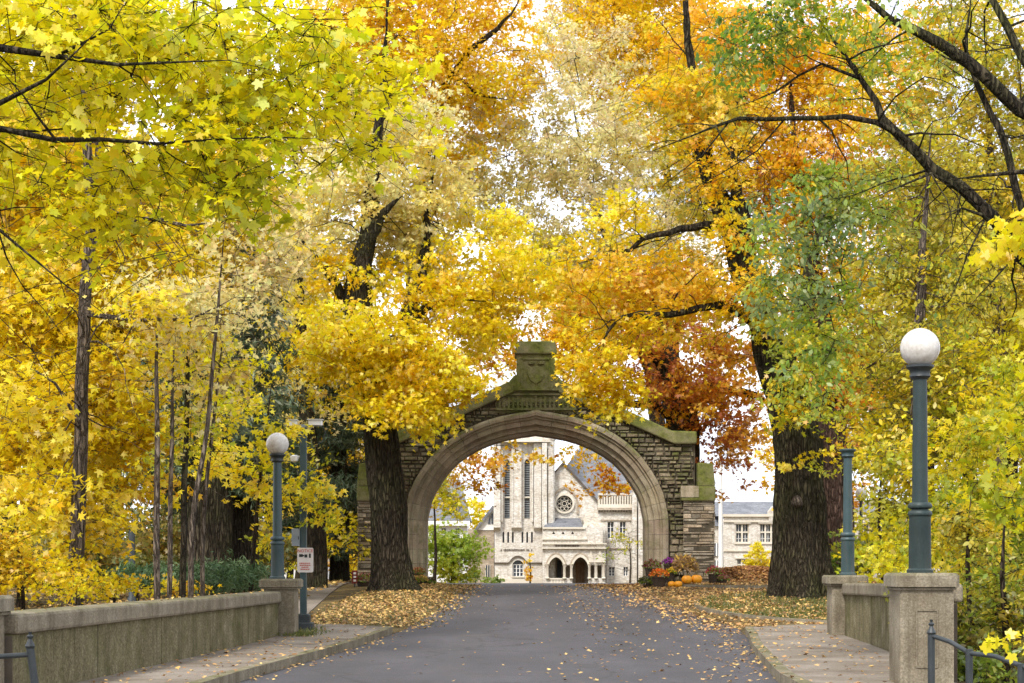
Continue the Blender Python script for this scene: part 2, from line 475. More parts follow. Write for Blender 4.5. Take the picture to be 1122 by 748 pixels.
# leaf colours (albedo), each palette a list of colours a clump is drawn from
PAL = {
    'understory': [(0.22, 0.23, 0.04), (0.34, 0.28, 0.05), (0.46, 0.31, 0.05), (0.16, 0.19, 0.04)],
    'fresh': [(0.86, 0.72, 0.008), (0.9, 0.74, 0.008), (0.76, 0.67, 0.01), (0.91, 0.75, 0.008), (0.64, 0.62, 0.012)],
    'yellow': [(0.92, 0.755, 0.014), (0.92, 0.79, 0.02), (0.91, 0.735, 0.014), (0.92, 0.69, 0.01)],
    'ygreen': [(0.66, 0.59, 0.012), (0.8, 0.67, 0.012), (0.48, 0.49, 0.016), (0.88, 0.69, 0.012)],
    'lime': [(0.34, 0.44, 0.03), (0.44, 0.5, 0.03), (0.56, 0.56, 0.03)],
    'gold': [(0.92, 0.675, 0.008), (0.92, 0.725, 0.012), (0.91, 0.6, 0.008), (0.92, 0.755, 0.014)],
    'amber': [(0.86, 0.55, 0.008), (0.88, 0.62, 0.01), (0.82, 0.45, 0.01), (0.88, 0.68, 0.014)],
    'orange': [(0.78, 0.37, 0.012), (0.82, 0.45, 0.012), (0.7, 0.29, 0.014), (0.84, 0.54, 0.018)],
    'rust': [(0.54, 0.2, 0.03), (0.64, 0.28, 0.025), (0.44, 0.14, 0.03), (0.72, 0.38, 0.03)],
    'cream': [(0.86, 0.75, 0.3), (0.82, 0.7, 0.26), (0.88, 0.79, 0.38), (0.84, 0.68, 0.18)],
    'pale': [(0.87, 0.77, 0.42), (0.85, 0.72, 0.36), (0.88, 0.78, 0.32), (0.8, 0.66, 0.4)],
    'olive': [(0.5, 0.44, 0.035), (0.64, 0.52, 0.025), (0.38, 0.37, 0.035), (0.72, 0.56, 0.025)],
    'green': [(0.16, 0.27, 0.03), (0.21, 0.32, 0.03), (0.28, 0.35, 0.03)],
    'bluegreen': [(0.22, 0.31, 0.11), (0.28, 0.36, 0.13), (0.34, 0.39, 0.11), (0.44, 0.45, 0.07)],
    'leafgreen': [(0.28, 0.37, 0.03), (0.4, 0.44, 0.03), (0.54, 0.51, 0.02)],
    'conifer': [(0.07, 0.105, 0.05), (0.1, 0.14, 0.07), (0.13, 0.16, 0.08), (0.19, 0.19, 0.1)],
    'yew':      [(0.05, 0.10, 0.035), (0.08, 0.14, 0.05), (0.12, 0.18, 0.07)],
    'litter': [(0.62, 0.4, 0.12), (0.7, 0.49, 0.17), (0.5, 0.29, 0.1), (0.56, 0.37, 0.16), (0.36, 0.21, 0.09), (0.26, 0.15, 0.07)],
    'brownlit': [(0.30, 0.15, 0.06), (0.40, 0.20, 0.06), (0.20, 0.10, 0.05), (0.50, 0.28, 0.08)],
    'dry':      [(0.42, 0.27, 0.12), (0.30, 0.20, 0.10), (0.52, 0.34, 0.12)],
}


COVER = 2.2


def polar(spec):
    return np.array([(math.cos(math.radians(a)) * r, math.sin(math.radians(a)) * r + 0.1, 0) for a, r in spec])


LEAF = {
    'maple': polar([(-90, .20), (-60, .42), (-24, .70), (-8, .56), (4, .52), (20, .74), (34, .98), (46, .74), (62, .56), (74, .80), (90, 1.06), (106, .80), (118, .56), (134, .74), (146, .98), (160, .74),
                    (176, .52), (188, .56), (204, .70), (240, .42)]) * 0.62,
    'star': polar([(-90, .2), (-10, .68), (15, .40), (38, .95), (62, .46), (90, 1.05), (118, .46), (142, .95), (165, .40), (190, .68)]) * 0.62,
    'simple': np.array([(0, -.5, 0), (.26, -.1, -.04), (.20, .25, -.03), (0, .55, 0), (-.20, .25, -.03), (-.26, -.1, -.04)]),
    'rhomb': np.array([(0, -.5, 0), (.34, 0, -.06), (0, .5, 0), (-.34, 0, -.06)]),
    'needle': np.array([(0, -.5, 0), (.10, .1, 0), (0, .6, -.08), (-.10, .1, 0)]),
    'blade': np.array([(-.05, 0, 0), (.05, 0, 0), (0.03, .6, 0), (0, 1, .1)]),
}


def unit(v):
    return v / (np.linalg.norm(v, axis=-1, keepdims=True) + 1e-9)


def leaves_mesh(name, pos, size, shape, tint, up=0.9, droop=0.35, outward=None, nbase=None):
    """one small face per leaf"""
    n = len(pos)
    T = LEAF[shape]; k = len(T)
    nrm = unit(R.normal(size=(n, 3)) * 0.75 + np.array([0, 0, up])) if nbase is None else unit(R.normal(size=(n, 3)) * 0.42 + nbase)
    tip = R.normal(size=(n, 3)) * 0.7 + np.array([0, 0, -droop])
    if outward is not None: tip = tip + outward
    tip = unit(tip - nrm * np.sum(tip * nrm, 1, keepdims=True))
    side = np.cross(tip, nrm)
    s = (size * np.clip(R.normal(.98, .24, n), .4, 1.5))[:, None, None]
    curl = R.uniform(-0.2, 0.7, n)[:, None]; fold = R.uniform(0.0, 0.55, n)[:, None]
    tz = T[None, :, 2] - curl * (T[None, :, 0] ** 2 + 0.8 * T[None, :, 1] ** 2) + fold * np.abs(T[None, :, 0])
    v = pos[:, None, :] + s * (T[None, :, 0:1] * side[:, None, :] + T[None, :, 1:2] * tip[:, None, :] + tz[:, :, None] * nrm[:, None, :])
    return fast_mesh(name, v.reshape(-1, 3), np.arange(n * k), np.full(n, k), tint)


# ------------------------------------------------------------------ ground heights
def sst(a, b, x):
    t = np.clip((np.asarray(x, float) - a) / (b - a), 0, 1)
    return t * t * (3 - 2 * t)


def zr(y):
    y = np.asarray(y, float)
    up = 0.74 * sst(29, 60, y)
    down = -1.12 * sst(62, 165, y)
    return up + down


KL = [(-20, -4.2), (10, -3.75), (22, -3.3), (30, -2.75), (34, -2.45), (37, -2.15), (45, -1.85), (58, -1.9), (75, -3), (90, -6), (110, -30)]
KR = [(-20, 2.4), (10, 2.75), (22, 3.2), (30, 3.95), (34, 4.4), (37, 4.6), (45, 4.0), (58, 3.75), (75, 6), (90, 9), (110, 40)]
WL = [(-20, -6.5), (18, -4.95), (33, -4.3), (36, -4.3)]
WR = [(-20, 3.5), (20, 4.75), (26, 5.42), (33, 6.0), (36, 6.2)]


def itp(tab, y):
    return np.interp(y, [a for a, b in tab], [b for a, b in tab])


def zg(x, y):
    x = np.asarray(x, float); y = np.asarray(y, float)
    z = zr(y)
    l, r = itp(KL, y), itp(KR, y)
    out = np.maximum(l - x, x - r)
    z = z + np.where(out < 0, -0.04, 0.06 * sst(0, 0.5, out))
    wl, wr = itp(WL, y), itp(WR, y)
    edge = np.maximum(wl - 0.3 - x, x - wr - 0.3)
    z = z - 2.4 * sst(0.0, 5.0, edge) * (1 - sst(33, 44, y))
    z = z + 0.55 * np.exp(-((x - 8.0) / 2.4) ** 2 - ((y - 61.5) / 2.6) ** 2)
    z = z + 0.12 * np.exp(-((x + 3.0) / 1.3) ** 2 - ((y - 49) / 8) ** 2)
    z = z + 0.25 * sst(8, 40, np.abs(x - 1)) * sst(40, 60, y)
    return z


xs = np.concatenate([np.linspace(-300, -30, 16)[:-1], np.linspace(-30, -8, 23)[:-1], np.linspace(-8, 10, 73)[:-1], np.linspace(10, 32, 23)[:-1], np.linspace(32, 300, 16)])
ys = np.concatenate([np.linspace(-25, 5, 8)[:-1], np.linspace(5, 72, 135)[:-1], np.linspace(72, 200, 50)[:-1], np.linspace(200, 900, 15)])
gx, gy = np.meshgrid(xs, ys)
gz = zg(gx, gy) + 0.0
gv = np.stack([gx, gy, gz], -1).reshape(-1, 3)
nx, ny = len(xs), len(ys)
ii = (np.arange(ny - 1)[:, None] * nx + np.arange(nx - 1)[None, :])
gf = np.stack([ii, ii + 1, ii + nx + 1, ii + nx], -1).reshape(-1, 4)
g = link('ground', fast_mesh('ground', gv, gf.ravel(), np.full(len(gf), 4), smooth=True), M['soil'])
tag(g, kind='structure')


def strip(name, ylist, lo, hi, z, mat, skirt=0.0, n=12):
    """sheet between x=lo(y) and x=hi(y) following the grade, with an upright kerb face when skirt > 0"""
    v, f = [], []
    for y in ylist:
        a, b_ = lo(y), hi(y)
        row = [(a + (b_ - a) * k / n, y) for k in range(n + 1)]
        if skirt: v.append((a, y, float(zr(y)) + z - skirt))
        v.extend([(x, yy, float(zr(yy)) + z) for x, yy in row])
        if skirt: v.append((b_, y, float(zr(y)) + z - skirt))
    w = n + 1 + (2 if skirt else 0)
    for i in range(len(ylist) - 1):
        for k in range(w - 1):
            f.append((i * w + k, i * w + k + 1, (i + 1) * w + k + 1, (i + 1) * w + k))
    me = bpy.data.meshes.new(name); me.from_pydata(v, [], f)
    return tag(link(name, me, mat), kind='structure')


yl = list(np.linspace(-20, 108, 160))
strip('road', yl, lambda y: float(itp(KL, y)) , lambda y: float(itp(KR, y)), 0.0, M['asphalt'])
yk = list(np.linspace(-15, 36.5, 60))


def round_in(y, y1, r):
    """corner rounding near the far end"""
    t = max(0.0, (y - (y1 - r)) / r)
    return r * (1 - math.sqrt(max(0.0, 1 - t * t)))


strip('pavement', yk, lambda y: float(itp(WL, y)) - 0.1, lambda y: float(itp(KL, y)) - 0.16 - round_in(y, 36.5, 1.2), 0.125, M['paving'])
strip('kerb', yk, lambda y: float(itp(KL, y)) - 0.155 - round_in(y, 36.5, 1.2), lambda y: float(itp(KL, y)) - round_in(y, 36.5, 1.2), 0.13, M['concrete'], 0.2, 2)
strip('pavement', yk, lambda y: float(itp(KR, y)) + 0.16 + round_in(y, 36.5, 1.2), lambda y: float(itp(WR, y)) + 0.1, 0.125, M['paving'])
strip('kerb', yk, lambda y: float(itp(KR, y)) + round_in(y, 36.5, 1.2), lambda y: float(itp(KR, y)) + 0.155 + round_in(y, 36.5, 1.2), 0.13, M['concrete'], 0.2, 2)
strip('path', list(np.linspace(36.4, 72, 30)), lambda y: -5.7 - 0.05 * (y - 36), lambda y: -4.35 - 0.045 * (y - 36), 0.10, M['paving'], 0.1)


def kerb_ring(cx, cy, rx, ry, a0, a1, h, w=0.14):
    v, f = [], []
    n = 60
    for i in range(n + 1):
        a = math.radians(a0 + (a1 - a0) * i / n)
        for (dr, dz) in ((0, -0.1), (0, h), (-w, h), (-w, -0.1)):
            x, y = cx + (rx + dr) * math.cos(a), cy + (ry + dr) * math.sin(a)
            v.append((x, y, float(zr(y)) + dz))
    for i in range(n):
        for k in range(3):
            f.append((i * 4 + k, i * 4 + k + 1, i * 4 + k + 5, i * 4 + k + 4))
    me = bpy.data.meshes.new('kerb'); me.from_pydata(v, [], f)
    tag(link('kerb', me, M['concrete']), kind='structure')


ISL = (8.4, 43.6, 4.0, 6.6)
BED = (7.4, 58.2, 3.3, 4.4)
kerb_ring(*ISL, 110, 300, 0.13)
kerb_ring(*BED, 150, 330, 0.16)
M['lawn'] = surface('lawn', [(0, (0.07, 0.075, 0.02)), (0.5, (0.13, 0.125, 0.03)), (1, (0.24, 0.18, 0.05))], 1.8, rough=1, bump=0.8, bscale=25, fine=(40, 0.5))
for nm, (cx, cy, rx, ry), h in (('lawn', ISL, 0.10), ('flower_bed', BED, 0.13)):
    v, f = [(cx, cy, float(zr(cy)) + h + 0.05)], []
    for j in range(1, 5):
        for i in range(48):
            a = 2 * PI * i / 48
            x, y = cx + (rx - 0.1) * j / 4 * math.cos(a), cy + (ry - 0.1) * j / 4 * math.sin(a)
            v.append((x, y, max(float(zr(y)) + h, float(zg(x, y)) + 0.012)))
    for i in range(48):
        f.append((0, 1 + i, 1 + (i + 1) % 48))
        for j in range(3):
            o_ = 1 + j * 48
            f.append((o_ + i, o_ + 48 + i, o_ + 48 + (i + 1) % 48, o_ + (i + 1) % 48))
    me = bpy.data.meshes.new(nm); me.from_pydata(v, [], f)
    tag(link(nm, me, M['lawn'] if nm == 'lawn' else M['soil']), kind='structure')


def surf_z(x, y):
    """height of whatever surface lies on top at x, y (arrays)"""
    z = np.maximum(zg(x, y), zr(y) - 10)
    l, r, wl, wr = itp(KL, y), itp(KR, y), itp(WL, y), itp(WR, y)
    road = (x > l) & (x < r)
    z = np.where(road, zr(y), z)
    walk = (~road) & (y < 36.3) & (((x > wl) & (x < l)) | ((x > r) & (x < wr)))
    z = np.where(walk, zr(y) + 0.13, z)
    path = (y > 36.4) & (x > -5.7 - 0.05 * (y - 36)) & (x < -4.35 - 0.045 * (y - 36))
    z = np.where(path, zr(y) + 0.10, z)
    for (cx, cy, rx, ry), h in ((ISL, 0.13), (BED, 0.16)):
        ins = ((x - cx) / rx) ** 2 + ((y - cy) / ry) ** 2 < 1
        z = np.where(ins, np.maximum(zr(y) + h, zg(x, y) + 0.015), z)
    return z


# ------------------------------------------------------------------ trees
def catmull(pts, step):
    pts = np.array(pts, float)
    if len(pts) < 2: return pts
    p = np.vstack([2 * pts[0] - pts[1], pts, 2 * pts[-1] - pts[-2]])
    out = []
    for i in range(1, len(p) - 2):
        a, b_, c, d = p[i - 1], p[i], p[i + 1], p[i + 2]
        n = max(1, int(np.linalg.norm((c - b_)[:3]) / step))
        for k in range(n):
            t = k / n
            out.append(0.5 * ((2 * b_) + (-a + c) * t + (2 * a - 5 * b_ + 4 * c - d) * t * t + (-a + 3 * b_ - 3 * c + d) * t ** 3))
    out.append(p[-2])
    return np.array(out)


def trunk_mesh(path, seed, sides, ridges, flare):
    """bark-ridged trunk along path rows (x, y, z, r); flare widens the foot into roots"""
    n = len(path)
    z0 = path[0, 2]
    v = []
    d = np.gradient(path[:, :3], axis=0); d = unit(d)
    for i in range(n):
        x, y, z, r = path[i]
        a = np.cross(d[i], [0, 1, 0.2]); a /= np.linalg.norm(a); b_ = np.cross(a, d[i])
        h = z - z0
        for k in range(sides):
            t = 2 * PI * k / sides
            root = flare * math.exp(-max(0, h) / (0.55 * (path[0, 3] + 0.25))) * (0.55 + 0.45 * math.sin(5 * t + seed) + 0.25 * math.sin(9 * t + 2 * seed))
            q = V((math.cos(t) * 4.0 * r ** 0.35 + seed, math.sin(t) * 4.0 * r ** 0.35, z * 0.55))
            big = mnoise.noise(V((math.cos(t) * 0.9 + seed, math.sin(t) * 0.9, z * 0.35))) * 0.16
            rd = 1.25 * abs(mnoise.noise(q * 0.95)) + 0.6 * abs(mnoise.noise(q * 2.1))
            rr = r * (1 + big + root) + ridges * (rd - 0.3)
            v.append(np.array([x, y, z]) + rr * (math.cos(t) * a + math.sin(t) * b_))
    f = []
    for i in range(n - 1):
        for k in range(sides):
            l = (k + 1) % sides
            f.append((i * sides + k, i * sides + l, (i + 1) * sides + l, (i + 1) * sides + k))
    f = np.array(f)
    return np.array(v), f


def taper(n, a=.72):
    t = np.linspace(0, 1, n)
    return 1 - 0.88 * np.clip((t - a) / (1 - a), 0, 1) ** 1.3


def vnoise(p, s, seed):
    return np.array([mnoise.noise(V((q[0] * s + seed, q[1] * s, q[2] * s))) for q in p])


def tree(name, label, cat, trunk, lobes, limbs=(), group=None, leaf=0.13, shape='star', mat='leaf', bark='bark_dark', cl=0.42, per=26,
         twig=0.006, gaps=0.0, up=0.9, droop=0.35, flat=0.55, world=False, seed=0, sides=14, ridges=0.0, flare=0.25, step=0.5,
         twigs=0, sprout=None, ground=True, sprays=False):
    """trunk, limbs: rows (px, py, d, r).  lobes: (px, py, rx_px, ry_px, d, depth_radius_m, cover, palette)"""
    global R
    R = np.random.default_rng(1000 + seed)
    conv = (lambda q: np.array(q, float)) if world else (lambda q: np.append(P(*q[:3]), q[3]))
    T = np.array([conv(q) for q in trunk])
    if ground:
        T[0, 2] = float(zg(T[0, 0], T[0, 1])) - 0.12
    base = T[0, :3] + np.array([0, 0, 0.12])
    root = empty(name, base, label, cat, group)
    path = catmull(T, 0.14 if ridges else 0.3)
    path[:, 3] *= taper(len(path))
    # skeleton nodes
    pos, par, man = [], [], []
    for i, q in enumerate(path):
        pos.append(q[:3]); par.append(i - 1); man.append(q[3])
    chains = []
    for lim in limbs:
        Lp = catmull(np.array([conv(q) for q in lim]), 0.3)
        Lp[:, 3] *= taper(len(Lp), .6)
        amp = np.minimum(.16, 2.2 * Lp[:, 3:4]) * np.minimum(1, np.arange(len(Lp))[:, None] / 4)
        Lp[:, :3] += amp * np.array([[mnoise.noise(V((.55 * q + 9 * k, seed, len(chains)))) for k in range(3)] for q in range(len(Lp))])
        A = np.array(pos)
        j = int(np.argmin(np.linalg.norm(A - Lp[0, :3], axis=1)))
        ch = [j]
        for q in Lp:
            jit = R.normal(size=3) * min(0.03, q[3] * 0.25)
            pos.append(q[:3] + jit); par.append(ch[-1]); man.append(q[3]); ch.append(len(pos) - 1)
        chains.append(ch)
    if sprout:                                            # bare side shoots: (count, length m, droop)
        host = [i for i in range(len(pos)) if man[i] < 0.25 and pos[i][2] > path[0, 2] + 0.35 * (path[:, 2].max() - path[0, 2])]
        for k in range(sprout[0]):
            j = int(host[R.integers(0, len(host))]) if k < sprout[0] * .45 or not chains else int(chains[-1 - int(R.integers(0, min(len(chains), 60)))][-1 - int(R.integers(0, 3))])
            Ls = sprout[1] * R.uniform(.35, 1.25); st = .22
            m = max(3, int(Ls / st)); dr = unit(R.normal(size=3) * np.array([1, 1, .55])); r0 = min(man[j] * .55, .006 + .006 * Ls)
            ch = [j]
            for q in range(m):
                dr = unit(dr + R.normal(size=3) * .22 + np.array([0, 0, -sprout[2] * .10]))
                pos.append(pos[ch[-1]] + dr * st); par.append(ch[-1]); man.append(max(.0028, r0 * (1 - q / m))); ch.append(len(pos) - 1)
            chains.append(ch)
    nlimb = len(chains)
    # clump centres
    att, hue, lfs = [], [], []
    for lb in lobes:
        if world:
            c = np.array(lb[0:3]); rad = np.array(lb[3:6]); cov, pal = lb[6], lb[7]
            area = PI * max(rad[0], rad[1]) * rad[2]
        else:
            cx, cy, rx, ry, d, rd, cov, pal = lb
            c = P(cx, cy, d); rad = np.array([rx * d / F, rd, ry * d / F])
            area = PI * rad[0] * rad[2]
        la = leaf * leaf * {'maple': 0.55, 'star': 0.5, 'simple': 0.38, 'rhomb': 0.34, 'needle': 0.13}[shape] * 0.6
        nl = int(COVER * cov * area / la)
        nc = max(3, int(nl / per))
        u = unit(R.normal(size=(nc * 3, 3))) * (R.uniform(0, 1, (nc * 3, 1)) ** (1 / 2.4))
        p = c + u * rad
        if gaps > 0:
            keep = vnoise(p, 0.55, seed * 3.1) > (gaps - 0.55)
            p = p[keep] if keep.sum() > 3 else p
        p = p[:nc]
        cols = np.array(PAL[pal])
        # neighbouring clumps share a colour, with some strays
        hn = (vnoise(p, 0.6, seed * 1.7 + 5) * 0.9 + 0.5 + R.normal(size=len(p)) * 0.22) * len(cols)
        hi = np.clip(hn.astype(int), 0, len(cols) - 1)
        att.append(p); hue.append(cols[hi]); lfs.append(np.full(len(p), nl / max(1, len(p))))
    att = np.vstack(att); hue = np.vstack(hue); lfs = np.concatenate(lfs)
    if ground:
        zmin = zg(att[:, 0], att[:, 1]) + 0.06
        att[:, 2] = np.maximum(att[:, 2], zmin)
    if twigs:
        sel = R.integers(0, len(att), twigs)
        extra = att[sel] + R.normal(size=(twigs, 3)) * np.array([0.7, 0.7, 0.5])
    else:
        extra = np.zeros((0, 3))
    allp = np.vstack([att, extra])
    A0 = np.array(pos)
    low = A0[:, 2] < (A0[0, 2] + 0.30 * (max(A0[:, 2].max(), att[:, 2].mean()) - A0[0, 2]))
    dist = np.array([np.min(np.linalg.norm(A0 - p, axis=1)) for p in allp])
    order = np.argsort(dist)
    cap = len(pos) + len(allp) * 14
    A = np.zeros((cap, 3)); A[:len(pos)] = A0
    pen = np.ones(cap); pen[:len(A0)][low] = 1.7
    n = len(pos); par = par + [0] * (cap - n); man = man + [0.0] * (cap - n)
    tips = np.zeros((len(allp), 3))
    for o in order:
        p = allp[o]
        dv = p - A[:n]
        ds = np.sqrt((dv * dv).sum(1))
        cost = ds * pen[:n] * (1 + 0.45 * np.clip(-dv[:, 2] / (ds + 1e-6), 0, 1))
        j = int(np.argmin(cost))
        Ls = ds[j]
        if Ls < 0.12: continue
        q = A[j]
        m = int(min(12, max(2, round(Ls / step))))
        ctrl = (q + p) / 2 + np.array([0, 0, 0.10 * Ls]) + R.normal(size=3) * 0.09 * Ls
        ch = [j]
        for k in range(1, m + 1):
            t = k / m
            w = (1 - t) ** 2 * q + 2 * t * (1 - t) * ctrl + t * t * p
            if k < m: w = w + R.normal(size=3) * 0.035 * min(1.0, Ls)
            A[n] = w; par[n] = ch[-1]; ch.append(n); n += 1
        tips[o] = ch[-1]
        chains.append(ch)
    # pipe model radii
    e = 2.35
    acc = np.zeros(n); rad_ = np.zeros(n)
    for i in range(n - 1, -1, -1):
        rad_[i] = man[i] if man[i] > 0 else max(twig, acc[i] ** (1 / e))
        if par[i] >= 0 and i > 0:
            acc[par[i]] += max(rad_[i], twig) ** e * 0.92
    bv, bf, off = [], [], 0
    for ci, ch in enumerate(chains):
        pts = A[ch]
        rr = rad_[ch].copy()
        rr[0] = min(rr[0], rr[1] * 1.25)
        if ci >= nlimb: rr = np.minimum(rr, 0.10 + 0 * rr) if bark != 'bark_old' else np.minimum(rr, 0.16)
        r0 = rr.max()
        ns = 3 if r0 < 0.016 else 4 if r0 < 0.035 else 6 if r0 < 0.08 else 10
        a, b_ = tube_arrays(pts, rr, ns)
        bv.append(a); bf.append(b_ + off); off += len(a)
    if ridges:
        tv, tf = trunk_mesh(path, seed * 1.3, sides, ridges, flare)
    else:
        pr = path[:, 3].copy()
        h = path[:, 2] - path[0, 2]
        pr *= 1 + flare * np.exp(-h / 0.35)
        wob = path[:, :3] + np.array([[mnoise.noise(V((z * 0.8, seed, 1))), mnoise.noise(V((z * 0.8, seed, 7))), 0] for z in path[:, 2]]) * np.minimum(0.12, path[:, 3:4] * 0.6)
        tv, tf = tube_arrays(wob, pr, sides)
    link('trunk', fast_mesh('trunk', tv, tf.ravel(), np.full(len(tf), 4), smooth=True), M[bark], root)
    # leaves
    cnt = R.poisson(np.maximum(1, lfs))
    idx = np.repeat(np.arange(len(att)), cnt)
    nax = 6
    axes = unit(R.normal(size=(len(att), nax, 3)) * np.array([1, 1, .45]) + np.array([0, 0, -.22 * droop]))
    alen = cl * R.uniform(.8, 2.2, (len(att), nax))
    ka = R.integers(0, nax, len(idx)); u = R.uniform(0.08, 1, len(idx)) ** .7
    off_ = axes[idx, ka] * (u * alen[idx, ka])[:, None]
    off_[:, 2] -= .22 * droop * (u ** 2) * alen[idx, ka]
    off_ += R.normal(size=(len(idx), 3)) * cl * .24 * np.array([1, 1, .7])
    lp = att[idx] + off_
    cn = unit(R.normal(size=(len(att), 3)) * .62 + np.array([0, 0, up]))
    if sprays:
        p0 = np.repeat(att, nax, 0); ax = axes.reshape(-1, 3); al = alen.reshape(-1, 1)
        p1 = p0 + ax * al * .55 - np.array([0, 0, .07 * droop]) * al; p2 = p0 + ax * al - np.array([0, 0, .22 * droop]) * al
        sd = unit(np.cross(ax, [0.2, 0.3, 1])); ud = np.cross(sd, ax)
        r0 = twig * .9
        tri = np.stack([sd, -.5 * sd + .87 * ud, -.5 * sd - .87 * ud], 1) * r0
        vv = np.concatenate([p0[:, None] + tri, p1[:, None] + tri * .7, p2[:, None]], 1)
        q = np.array([[0, 1, 4, 3], [1, 2, 5, 4], [2, 0, 3, 5]]); t3 = np.array([[3, 4, 6], [4, 5, 6], [5, 3, 6]])
        o0 = (np.arange(len(p0)) * 7)[:, None, None] + off
        sq, st_ = (q[None] + o0).reshape(-1, 4), (t3[None] + o0).reshape(-1, 3)
        bv.append(vv.reshape(-1, 3))
    if bv:
        fq = np.vstack(bf + ([sq] if sprays else []))
        lo_, sz = fq.ravel(), np.full(len(fq), 4)
        if sprays: lo_, sz = np.r_[lo_, st_.ravel()], np.r_[sz, np.full(len(st_), 3)]
        link('branches', fast_mesh('branches', np.vstack(bv), lo_, sz, smooth=True), M[bark], root)
    col = hue[idx] * R.uniform(0.82, 1.10, (len(idx), 1)) * R.normal(1, 0.05, (len(idx), 3)) * R.uniform(.90, 1.06, len(att))[idx][:, None]
    swap = R.uniform(size=len(idx)) < 0.12
    col[swap] = hue[R.integers(0, len(hue), swap.sum())]
    if ground:
        zm = zg(lp[:, 0], lp[:, 1]) + 0.04
        lp[:, 2] = np.maximum(lp[:, 2], zm)
    link('crown', leaves_mesh('crown', lp, leaf, shape, np.clip(col, 0, 0.9), up, droop, unit(off_) * 0.5, cn[idx]), M[mat], root)
    return root
# ------------------------------------------------------------------ stone gateway
AD = 57.0                                             # distance of its front face
AM = 587.3                                            # its axis in the picture


def AX(px): return (px - CX) * AD / F
def AZ(py): return EYE + (HY - py) * AD / F


AXC = AX(AM)
AG = float(zr(AD)) - 0.15
arch = empty('stone_gateway', (AXC, AD + 0.7, float(zr(AD))), 'mossy pointed stone archway with stepped gable spanning the road', 'archway')
raw = [(467.0, 575), (467.6, 566), (471.5, 548.5), (476.2, 538), (482, 528.5), (490.3, 516.6), (500, 506.5), (511.5, 498), (524.5, 490.6), (538, 484.9), (552.5, 480.4), (569, 477.2), (AM, 474.6)]
inner = [(AX(a), AZ(b_)) for a, b_ in raw]
inner = [(inner[0][0], AG)] + [(inner[0][0], AG + (inner[0][1] - AG) * k / 7) for k in range(1, 7)] + inner
ip = np.array(inner)
seg = np.r_[0, np.cumsum(np.linalg.norm(np.diff(ip, axis=0), axis=1))]


def arch_at(s):
    """point and outward normal on the left half of the opening at arc length s"""
    p = np.array([np.interp(s, seg, ip[:, 0]), np.interp(s, seg, ip[:, 1])])
    q0 = np.array([np.interp(max(0, s - .22), seg, ip[:, 0]), np.interp(max(0, s - .22), seg, ip[:, 1])])
    q1 = np.array([np.interp(min(seg[-1], s + .22), seg, ip[:, 0]), np.interp(min(seg[-1], s + .22), seg, ip[:, 1])])
    t = (q1 - q0) / np.linalg.norm(q1 - q0)
    return p, np.array([-t[1], t[0]])


PROF = [(0, 1.35), (0, .42), (.09, .36), (.11, .24), (.20, .22), (.25, .16), (.28, .05), (.42, .02), (.45, -.05), (.50, -.05), (.53, -.13), (.62, -.15), (.70, -.11), (.71, .06)]
ring = MB()
edges_ = list(np.linspace(0, seg[6], 5)) + list(np.linspace(seg[6], seg[-1], 13))[1:]
for side in (1, -1):
    for s0, s1 in zip(edges_[:-1], edges_[1:]):
        top = abs(s1 - seg[-1]) < 1e-6
        tn = tuple(np.clip(R.normal(0.98, 0.09) * np.array([1, 1, 1]) * R.normal(1, 0.02, 3), .7, 1.2))
        nsub = 4
        rows = []
        for k in range(nsub + 1):
            s = s0 + 0.005 + (s1 - s0 - (0.005 if top else 0.010)) * k / nsub
            p, nr = arch_at(s)
            if top and k == nsub:
                nr = np.array([0.0, 1.06])
            rows.append([(AXC + side * (p[0] - AXC + nr[0] * o_), AD + yy, p[1] + nr[1] * o_) for o_, yy in PROF])
        m_ = len(PROF)
        vs = [q for r_ in rows for q in r_]
        fs = []
        for k in range(nsub):
            for j in range(m_ - 1):
                fs.append((k * m_ + j, k * m_ + j + 1, (k + 1) * m_ + j + 1, (k + 1) * m_ + j))
        fs.append(tuple(range(m_))); fs.append(tuple(range(nsub * m_, nsub * m_ + m_)))
        ring.add(vs, fs, tn)
ring.build('arch_ring', M['dressed'], arch)

lin = MB()
pts_ = [arch_at(s) for s in np.linspace(0, seg[-1], 60)]
for side in (1, -1):
    for (p, n0), (p2, n2) in zip(pts_[:-1], pts_[1:]):
        if p2[0] > AXC - .02: n2 = np.array([0, 1.05])
        q_ = []
        for pp, nn, o_ in ((p, n0, .02), (p2, n2, .02), (p2, n2, .5), (p, n0, .5)):
            q_.append((AXC + side * (pp[0] + nn[0] * o_ - AXC), pp[1] + nn[1] * o_))
        lin.prism(q_, AD + .40, AD + 1.33)
    
lin.build('joint_mortar', M['lime_mortar'], arch)

# backing wall: one polygon round the opening
off = 0.35
half = []
for s in np.linspace(0, seg[-1] - 0.3, 40):
    p, nr = arch_at(s); half.append((p[0] + nr[0] * off, p[1] + nr[1] * off))
half.append((AXC, ip[-1][1] + off * 1.05))
opening = half + [(2 * AXC - x, z) for x, z in reversed(half[:-1])]
sh = [(412.8, 640), (412.8, 484), (436, 484), (565, 428), (565, 420)]
outl = [(AX(a), AZ(b_)) for a, b_ in sh]
outl[0] = (outl[0][0], AG)
outline = outl + [(2 * AXC - x, z) for x, z in reversed(outl)]
poly = outline + list(reversed(opening))
panel('masonry_core', poly, [], AD + 0.06, AD + 1.30, M['mortar'], arch)


def inside(poly_, x, z):
    c = False
    j = len(poly_) - 1
    for i in range(len(poly_)):
        (xi, zi), (xj, zj) = poly_[i], poly_[j]
        if (zi > z) != (zj > z) and x < (xj - xi) * (z - zi) / (zj - zi) + xi: c = not c
        j = i
    return c


